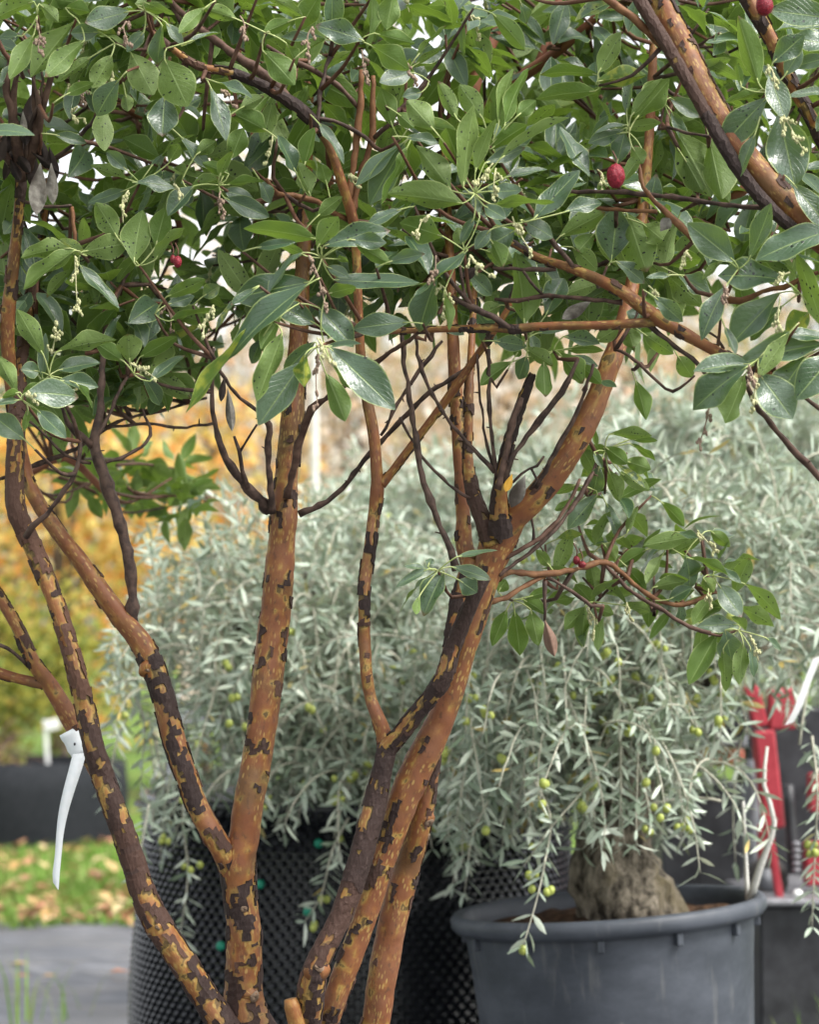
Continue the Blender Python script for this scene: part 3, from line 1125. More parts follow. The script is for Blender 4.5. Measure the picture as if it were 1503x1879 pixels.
F = [(i * n + j, i * n + (j + 1) % n, (i + 1) * n + (j + 1) % n, (i + 1) * n + j) for i in range(12) for j in range(n)]
acc.add(np.array(V) + base0, F)
acc.build('soil', M['soil'], pot)
pot.rotation_euler = (0, R(-4.3), 0)


def keep_r(x, y, d):
    if y > 1640 or (y > 1560 and 880 < x < 1330):
        return 0.0
    if 1040 < x < 1280 and y > 1400 and d < 5.3:
        return 0.68
    if x > 1275 and y > 1240:
        return 0.42 if x < 1370 else 0.27
    if 850 < x < 1050 and y > 1480:
        return 0.45
    if x < 820:
        return 0.3
    return 1.0


hang = [[P(975, 1420, 4.78), P(1010, 1500, 4.72), P(1000, 1580, 4.66), P(985, 1650, 4.62), P(960, 1735, 4.6)],
        [P(1230, 1395, 4.85), P(1290, 1410, 4.8), P(1345, 1470, 4.76), P(1375, 1540, 4.75)],
        [P(1130, 1380, 4.8), P(1080, 1440, 4.74), P(1010, 1520, 4.7), P(960, 1590, 4.7)],
        [P(1180, 1300, 4.8), P(1235, 1400, 4.74), P(1270, 1500, 4.72), P(1285, 1600, 4.72)],
        [P(1490, 1350, 4.9), P(1500, 1450, 4.85), P(1495, 1580, 4.85), P(1490, 1700, 4.85)],
        [P(1050, 1300, 4.8), P(1090, 1400, 4.72), P(1110, 1500, 4.7), P(1105, 1560, 4.7)]]
olive_r = olive_tree('grey leaved olive tree with thick gnarled trunk in the grey pot', base0 + [0.03, 0, pot_h - 0.03],
           [(1165, 1700, 5.0, 0.128), (1160, 1668, 5.0, 0.115), (1146, 1636, 5.0, 0.098), (1128, 1590, 5.0, 0.082), (1122, 1530, 5.0, 0.07), (1135, 1470, 5.02, 0.066), (1125, 1410, 5.04, 0.062), (1100, 1365, 5.06, 0.066), (1095, 1340, 5.08, 0.05)],
           [(900, 1150, 5.0), (1010, 1000, 5.2), (1150, 950, 5.3), (1290, 1060, 5.1), (1420, 1180, 5.0), (1240, 1250, 4.9), (960, 1330, 4.9), (1500, 960, 5.4), (1180, 1150, 5.6)],
           [(1150, 1120, 5.2, 0.36, 0.36, 0.3, 3.0), (1400, 1110, 5.3, 0.3, 0.36, 0.32, 2.2), (1000, 1300, 5.0, 0.22, 0.28, 0.2, 1.5), (1330, 1330, 5.0, 0.28, 0.24, 0.18, 1.0), (1130, 1400, 5.0, 0.25, 0.24, 0.16, 0.8), (1480, 1500, 5.0, 0.1, 0.2, 0.18, 0.35)],
           760, keep_r, 300, 150, extra=hang)
# two bleached bare shoots rising from the pot rim
for pts in ([(1377, 1648, 4.97), (1395, 1590, 4.95), (1421, 1508, 4.93), (1402, 1440, 4.93), (1408, 1370, 4.95)], [(1372, 1650, 5.02), (1368, 1560, 5.02), (1364, 1470, 5.0)]):
    acc = Acc()
    C = catmull([P(*p) for p in pts], 0.03)
    tube(acc, C, np.linspace(0.0085 if len(pts) > 3 else 0.005, 0.003, len(C)), 8)
    acc.build('bare_shoot', M['cut_cane'], olive_r)

# black dimpled air pot with the second olive
AP_D = 5.9
ap_c = P(655, 1450, AP_D)
ap_h = ap_c[2]
apb = np.array([ap_c[0], ap_c[1], 0.0])
ap = empty('dimpled_black_pot', apb, label='wide black dimpled root pot behind the peeling stems', category='plant pot')


def ap_r(z):
    return 0.515 + 0.014 * math.sin((z - 0.1) * 7.5) + (0.016 if z > ap_h - 0.03 else 0)


acc = Acc()
zs = np.linspace(0, ap_h, 40)
lathe(acc, [(ap_r(z), z) for z in zs] + [(0.505, ap_h), (0.5, ap_h - 0.15)], apb, 128)
acc.build('wall', M['airpot'], ap)
acc = Acc()
rows = int(ap_h / 0.0155)
for i in range(rows):
    z = 0.009 + i * 0.0155
    if z > ap_h - 0.012:
        break
    r0 = ap_r(z)
    per = 122
    for j in range(per):
        th = (j + 0.5 * (i % 2)) / per * 2 * math.pi
        if math.sin(th) > 0.35:
            continue                       # far side, turned away
        e = np.array([math.cos(th), math.sin(th), 0])
        s = np.array([-math.sin(th), math.cos(th), 0])
        u = np.array([0, 0, 1.0])
        b = apb + e * r0 + [0, 0, z]
        V = []
        for (rad, dep) in ((0.0104, -0.001), (0.0066, 0.0135)):
            for q in range(6):
                a = q * math.pi / 3
                V.append(b + e * (dep - (0.004 * math.sin(a) if dep > 0 else 0)) + (s * math.cos(a) * 1.08 + u * math.sin(a) * 0.8) * rad)
        F = [(q, (q + 1) % 6, 6 + (q + 1) % 6, 6 + q) for q in range(6)] + [(6, 7, 8, 9, 10, 11)]
        acc.add(V, F)
acc.build('dimples', M['airpot'], ap, smooth=False, kind='stuff')
for (x, y) in ((477, 1622), (565, 1672), (405, 1735), (585, 1547), (700, 1800)):
    q = P(x, y, 5.4)
    th = math.atan2(q[1] - apb[1], q[0] - apb[0])
    # walk out to the wall along the same column
    for it in range(20):
        rr = math.hypot(q[0] - apb[0], q[1] - apb[1])
        dd = (q - CAM) @ FW
        q = P(x, y, dd + (rr - (ap_r(q[2]) + 0.016)) * 0.8)
    acc = Acc()
    ball(acc, q, (0.011, 0.008, 0.011), sub=2)
    acc.build('green_screw', M['green_plastic'], ap)
acc = Acc()
lathe(acc, [(0.503, ap_h - 0.08), (0.3, ap_h - 0.07), (0.01, ap_h - 0.06)], apb, 48)
acc.build('soil', M['soil'], ap)


def keep_l(x, y, d):
    if y > 1600 and x > 420:
        return 0.0
    if y > 1540 and x > 400:
        return 0.2
    if y > 1600:
        return 0.15
    if x < 190:
        return 0.15
    if x < 420 and 1180 < y < 1440:
        return 0.65
    if y < 890:
        return 0.15
    return 1.0


hang = [[P(400, 1250, 5.45), P(370, 1350, 5.36), P(340, 1440, 5.34), P(300, 1520, 5.34)],
        [P(350, 1400, 5.4), P(335, 1500, 5.36), P(345, 1600, 5.36), P(330, 1720, 5.36)],
        [P(600, 1350, 5.3), P(520, 1200, 5.22), P(450, 1230, 5.2), P(400, 1330, 5.2)],
        [P(640, 1500, 5.3), P(610, 1560, 5.26), P(590, 1640, 5.26), P(560, 1690, 5.26)],
        [P(860, 1440, 5.3), P(850, 1500, 5.26), P(835, 1600, 5.26), P(830, 1630, 5.26)],
        [P(800, 1180, 5.3), P(700, 1165, 5.2), P(600, 1180, 5.18), P(540, 1270, 5.18)]]
olive_l = olive_tree('grey leaved olive tree spilling over the black dimpled pot', apb + [0, 0, ap_h - 0.08],
           [(650, 1500, 5.9, 0.1), (645, 1440, 5.9, 0.08), (640, 1370, 5.9, 0.07), (620, 1300, 5.9, 0.05)],
           [(430, 1150, 5.7), (560, 1050, 5.8), (720, 1040, 5.8), (830, 1160, 5.7), (480, 1320, 5.5), (760, 1360, 5.5), (620, 1120, 6.1)],
           [(600, 1200, 5.75, 0.36, 0.36, 0.24, 3.0), (740, 1300, 5.6, 0.3, 0.34, 0.22, 2.2), (440, 1180, 5.7, 0.2, 0.3, 0.24, 1.3), (680, 1440, 5.5, 0.32, 0.22, 0.1, 1.3), (330, 1480, 5.45, 0.09, 0.16, 0.1, 0.12), (280, 1240, 5.6, 0.13, 0.2, 0.15, 0.55), (560, 1020, 5.9, 0.34, 0.3, 0.13, 1.2)],
           860, keep_l, 300, 110, extra=hang)

# a third olive further back, its pale crown fills the right half behind
b3 = gp(1180, 7.6)


def keep_b(x, y, d):
    if y < 700 + 0.1 * max(0, 900 - x) or x < 540:
        return 0.0
    if x < 900 and y < 840:
        return 0.3
    return 1.0


root3 = olive_tree('pale olive tree further back, its crown above the potted olive', b3,
           [(1180, 1870, 7.6, 0.09), (1175, 1500, 7.6, 0.07), (1190, 1200, 7.6, 0.06), (1185, 1080, 7.6, 0.05)],
           [(900, 950, 7.5), (1050, 880, 7.6), (1200, 830, 7.7), (1350, 850, 7.6), (1470, 900, 7.4), (700, 950, 7.5)],
           [(1330, 860, 7.5, 0.5, 0.4, 0.22, 3.0), (1000, 920, 7.5, 0.5, 0.4, 0.2, 1.8), (700, 960, 7.4, 0.3, 0.3, 0.16, 1.1), (1250, 1080, 7.4, 0.7, 0.4, 0.3, 1.5)],
           1350, keep_b, 120, 60, leaf_len=0.064)

# white plant tag hanging in the olive
c = P(1475, 1268, 4.8)
acc = Acc()
pts = [P(1500, 1205, 4.8), P(1482, 1250, 4.795), P(1466, 1295, 4.79), P(1448, 1328, 4.79)]
C = catmull(pts, 0.02)
side = np.array([0.0085, 0.0, 0.003])
for sgn in (0,):
    V = []
    for q in C:
        V += [q - side, q + side, q + side + [0, 0.0015, 0], q - side + [0, 0.0015, 0]]
    F = []
    for i in range(len(C) - 1):
        for j in range(4):
            F.append((i * 4 + j, i * 4 + (j + 1) % 4, i * 4 + 4 + (j + 1) % 4, i * 4 + 4 + j))
    F += [(3, 2, 1, 0), tuple(len(C) * 4 - 4 + j for j in range(4))]
    acc.add(V, F)
acc.build('plant_tag', M['white_paint'], None, smooth=False, label='long white plant tag hanging in the olive at the right edge', category='tag')


# ------------------------------------------------------------------ the arbutus: stems
TB = P(500, 2540, 3.75)
TB[2] = 0.0
tree = empty('arbutus_tree', TB, label='multi-stemmed evergreen tree with peeling orange bark, leathery leaves and red fruit', category='tree')

# stem points: x, y, width in photograph pixels, distance, share of old dark bark
STEMS = [
 ('trunk', [(500, 2575, 190, 3.75, .6), (498, 2350, 165, 3.75, .6), (492, 2120, 170, 3.75, .6), (480, 1985, 170, 3.74, .6), (458, 1905, 130, 3.74, .75), (447, 1840, 88, 3.74, .75), (448, 1760, 76, 3.74, .5), (446, 1700, 75, 3.74, .5), (440, 1640, 73, 3.74, .75), (436, 1585, 80, 3.74, .25), (448, 1530, 68, 3.74, .03), (457, 1470, 66, 3.74, .03), (472, 1390, 64, 3.75, .08), (484, 1310, 64, 3.75, .1), (493, 1230, 66, 3.76, .22), (502, 1150, 63, 3.77, .3), (510, 1080, 61, 3.77, .22), (516, 1010, 60, 3.78, .1), (521, 950, 60, 3.78, .12), (524, 900, 54, 3.79, .12), (529, 840, 52, 3.8, .05), (536, 770, 52, 3.81, .05), (541, 700, 48, 3.83, .05), (548, 620, 42, 3.86, .05), (554, 520, 34, 3.9, .05), (560, 380, 28, 3.96, .05), (566, 200, 22, 4.02, .03), (570, 60, 20, 4.06, .03), (572, -120, 14, 4.1, .03)]),
 ('stem', [(470, 1990, 110, 3.72, .7), (425, 1905, 84, 3.7, .65), (372, 1822, 68, 3.69, .55), (325, 1748, 62, 3.68, .5), (287, 1690, 62, 3.68, .7), (262, 1635, 57, 3.68, .75), (238, 1562, 54, 3.68, .72), (214, 1495, 53, 3.68, .72), (190, 1428, 52, 3.69, .75), (172, 1370, 52, 3.69, .8), (156, 1295, 49, 3.7, .75), (137, 1220, 46, 3.7, .65), (110, 1130, 44, 3.71, .6), (84, 1060, 44, 3.72, .55), (54, 990, 46, 3.73, .85), (32, 940, 46, 3.73, .85), (26, 880, 42, 3.74, .8), (30, 800, 38, 3.75, .7), (34, 720, 32, 3.78, .5), (44, 620, 26, 3.84, .4), (70, 480, 20, 3.92, .3), (90, 330, 15, 4.0, .3)]),
 ('stem', [(440, 1640, 54, 3.76, .5), (418, 1580, 58, 3.73, .3), (396, 1540, 56, 3.72, .35), (368, 1492, 52, 3.72, .45), (342, 1425, 51, 3.72, .45), (316, 1345, 50, 3.73, .5), (297, 1272, 50, 3.73, .7), (281, 1225, 55, 3.74, .65), (258, 1178, 56, 3.75, .2), (226, 1138, 50, 3.76, .04), (188, 1088, 47, 3.77, .04), (142, 1022, 45, 3.78, .04), (100, 968, 42, 3.79, .04), (62, 908, 38, 3.8, .08), (42, 850, 35, 3.81, .1), (28, 760, 32, 3.8, .1), (16, 660, 33, 3.78, .08), (14, 590, 34, 3.77, .08), (24, 490, 29, 3.76, .08), (32, 410, 26, 3.75, .08), (38, 345, 26, 3.74, .5), (42, 280, 22, 3.74, .8)]),
 ('stem', [(220, 1520, 34, 3.92, .3), (190, 1440, 38, 3.88, .3), (152, 1362, 40, 3.85, .2), (128, 1318, 41, 3.84, .2), (95, 1262, 38, 3.84, .15), (62, 1215, 34, 3.84, .45), (32, 1152, 28, 3.85, .5), (2, 1100, 28, 3.86, .3), (-40, 1030, 26, 3.88, .3), (-110, 900, 22, 3.9, .3)]),
 ('stem', [(85, 1256, 24, 3.84, .2), (55, 1250, 24, 3.85, .2), (0, 1234, 22, 3.86, .2), (-70, 1200, 18, 3.88, .2)]),
 ('stem', [(500, 2010, 100, 3.72, .7), (545, 1925, 88, 3.66, .8), (566, 1850, 76, 3.62, .8), (576, 1788, 68, 3.6, .75), (594, 1742, 60, 3.6, .7), (622, 1688, 57, 3.61, .85), (650, 1612, 56, 3.62, .85), (674, 1530, 54, 3.63, .7), (690, 1462, 50, 3.64, .6), (703, 1405, 45, 3.64, .9), (712, 1372, 44, 3.64, .9), (736, 1345, 38, 3.63, .8), (764, 1308, 38, 3.62, .8), (792, 1276, 40, 3.61, .75), (815, 1240, 42, 3.6, .8), (830, 1190, 38, 3.6, .55), (850, 1140, 35, 3.59, .75), (870, 1096, 32, 3.58, .9), (888, 1060, 28, 3.58, .9)]),
 ('stem', [(708, 1385, 38, 3.65, .3), (705, 1352, 36, 3.65, .15), (693, 1315, 31, 3.65, .1), (680, 1280, 28, 3.66, .1), (672, 1230, 28, 3.66, .2), (669, 1170, 27, 3.67, .3), (668, 1100, 26, 3.67, .3), (672, 1050, 27, 3.68, .5), (679, 1000, 27, 3.68, .3), (686, 950, 28, 3.69, .05), (692, 905, 30, 3.69, .05), (692, 870, 25, 3.69, .03), (686, 800, 24, 3.7, .03), (675, 740, 24, 3.71, .03), (665, 680, 22, 3.72, .03), (660, 620, 21, 3.72, .03), (657, 540, 20, 3.72, .03), (654, 470, 20, 3.72, .03), (650, 415, 24, 3.71, .03), (638, 370, 23, 3.7, .03), (624, 325, 22, 3.69, .03), (605, 270, 22, 3.68, .05), (584, 236, 23, 3.67, .5), (556, 206, 25, 3.66, .8), (520, 180, 21, 3.65, .8), (470, 152, 18, 3.64, .8), (420, 133, 17, 3.63, .8), (365, 122, 15, 3.62, .8), (315, 90, 13, 3.6, .8), (270, 50, 10, 3.58, .8)]),
 ('stem', [(540, 1990, 70, 3.78, .3), (580, 1915, 70, 3.72, .4), (606, 1855, 60, 3.68, .3), (628, 1795, 55, 3.67, .25), (655, 1725, 53, 3.67, .12), (682, 1648, 52, 3.67, .15), (707, 1570, 54, 3.67, .22), (734, 1488, 64, 3.67, .2), (758, 1425, 72, 3.67, .12), (778, 1382, 72, 3.67, .03), (802, 1335, 66, 3.67, .02), (822, 1287, 62, 3.67, .02), (842, 1228, 60, 3.67, .02), (862, 1165, 58, 3.67, .04), (882, 1100, 60, 3.67, .06), (898, 1040, 72, 3.67, .04), (915, 992, 80, 3.67, .1), (942, 950, 64, 3.66, .12), (976, 920, 58, 3.65, .1), (1010, 882, 57, 3.65, .04), (1045, 832, 55, 3.65, .02), (1078, 772, 52, 3.66, .02), (1101, 718, 49, 3.67, .02), (1120, 668, 45, 3.68, .02), (1136, 622, 41, 3.7, .02), (1152, 560, 37, 3.73, .02), (1168, 480, 33, 3.78, .02), (1180, 380, 28, 3.84, .02), (1192, 240, 22, 3.9, .02), (1200, 60, 18, 3.96, .02), (1206, -120, 13, 4.0, .02)]),
 ('stem', [(560, 2010, 80, 3.82, .3), (640, 1960, 66, 3.76, .1), (684, 1890, 58, 3.74, .06), (698, 1815, 58, 3.73, .03), (712, 1735, 58, 3.73, .04), (730, 1650, 57, 3.73, .12), (748, 1585, 56, 3.73, .3), (762, 1535, 54, 3.72, .35), (776, 1480, 52, 3.71, .35), (786, 1425, 44, 3.7, .2), (796, 1375, 34, 3.69, .1)]),
 ('stem', [(818, 1235, 30, 3.64, .3), (826, 1195, 36, 3.65, .25), (838, 1135, 42, 3.66, .3), (850, 1080, 44, 3.67, .3), (868, 1030, 46, 3.68, .2)]),
 ('stem', [(862, 1035, 44, 3.69, .1), (852, 1000, 38, 3.7, .1), (850, 950, 32, 3.71, .1), (847, 890, 30, 3.72, .1), (842, 820, 30, 3.74, .1), (838, 750, 30, 3.76, .15), (834, 680, 30, 3.78, .1), (831, 610, 28, 3.8, .1), (828, 520, 24, 3.84, .1), (822, 400, 20, 3.9, .05), (815, 250, 16, 3.96, .05)]),
 ('stem', [(905, 1000, 40, 3.65, .6), (886, 952, 31, 3.65, .9), (868, 905, 27, 3.67, .9), (859, 845, 22, 3.69, .7), (860, 770, 20, 3.71, .3), (862, 700, 18, 3.73, .2), (866, 620, 16, 3.76, .2), (872, 520, 13, 3.8, .2)]),
 ('stem', [(918, 985, 44, 3.64, .6), (916, 930, 36, 3.63, .9), (920, 885, 26, 3.62, .95), (932, 820, 22, 3.62, .95), (950, 760, 20, 3.62, .95), (966, 715, 17, 3.62, .95), (978, 686, 10, 3.62, .95)]),
 ('stem', [(1590, 500, 72, 3.42, .16), (1520, 445, 70, 3.42, .16), (1462, 392, 68, 3.43, .16), (1412, 340, 65, 3.43, .16), (1362, 280, 62, 3.44, .16), (1320, 218, 59, 3.45, .16), (1284, 152, 57, 3.46, .16), (1250, 84, 55, 3.47, .16), (1218, 20, 53, 3.48, .16), (1185, -60, 50, 3.5, .16), (1140, -200, 40, 3.55, .16)]),
 ('stem', [(1481, 440, 18, 3.41, .9), (1416, 385, 24, 3.41, .9), (1356, 312, 25, 3.42, .9), (1296, 210, 25, 3.43, .9), (1236, 105, 24, 3.44, .9), (1179, 10, 25, 3.45, .9), (1141, -60, 20, 3.47, .9)]),
 ('stem', [(1350, -60, 26, 3.52, .7), (1370, -5, 30, 3.52, .6), (1398, 42, 31, 3.52, .6), (1424, 92, 27, 3.52, .7), (1455, 160, 25, 3.52, .8), (1484, 208, 26, 3.52, .7), (1520, 275, 28, 3.52, .6), (1580, 380, 30, 3.5, .6)]),
 ('stem', [(700, 890, 20, 3.69, .05), (715, 872, 18, 3.69, .05), (760, 812, 17, 3.68, .03), (800, 760, 17, 3.67, .03), (838, 708, 17, 3.66, .03), (872, 658, 16, 3.65, .03), (906, 608, 16, 3.64, .2), (935, 560, 13, 3.64, .4), (955, 500, 10, 3.65, .3)]),
 ('stem', [(1420, 690, 16, 3.42, .2), (1370, 668, 17, 3.43, .3), (1318, 647, 19, 3.44, .4), (1262, 616, 22, 3.46, .3), (1215, 590, 26, 3.47, .1), (1184, 568, 26, 3.48, .1), (1140, 535, 24, 3.49, .15), (1090, 510, 20, 3.51, .1), (1040, 490, 18, 3.53, .1), (990, 474, 16, 3.55, .2), (945, 450, 13, 3.57, .3), (915, 430, 9, 3.58, .3)]),
 ('stem', [(1210, 590, 18, 3.475, .1), (1160, 594, 17, 3.48, .08), (1100, 597, 16, 3.49, .12), (1040, 598, 16, 3.5, .05), (980, 600, 16, 3.51, .05), (940, 604, 18, 3.515, .3), (890, 602, 15, 3.52, .3), (800, 605, 13, 3.53, .3), (720, 608, 12, 3.54, .3), (655, 606, 10, 3.55, .3)]),
]
# limbs far back in the crown, reddish
BACK = [[(850, 420, 34, 4.3), (868, 165, 27, 4.3), (890, 100, 30, 4.32), (916, 30, 30, 4.34), (935, -60, 26, 4.36)],
        [(700, 470, 30, 4.35), (760, 400, 26, 4.3), (830, 285, 22, 4.25), (900, 192, 23, 4.2), (960, 140, 24, 4.18), (1030, 90, 19, 4.15), (1130, 0, 15, 4.1)],
        [(985, 122, 15, 4.18), (1003, 80, 15, 4.2), (1018, 30, 15, 4.22), (1035, -40, 12, 4.24)],
        [(608, 430, 16, 4.2), (604, 280, 16, 4.2), (604, 160, 16, 4.22), (608, 60, 14, 4.24), (612, -60, 10, 4.26)],
        [(480, 520, 26, 4.4), (472, 330, 26, 4.4), (464, 220, 24, 4.42), (448, 120, 18, 4.44), (430, 0, 14, 4.46)],
        [(330, 420, 12, 4.3), (285, 250, 15, 4.2), (250, 212, 14, 4.15), (215, 190, 12, 4.1), (150, 150, 8, 4.05)],
        [(1390, 330, 22, 4.0), (1350, 360, 20, 4.0), (1300, 420, 16, 4.05)],
        [(190, 900, 14, 4.6), (120, 840, 14, 4.62), (40, 880, 12, 4.65)]]
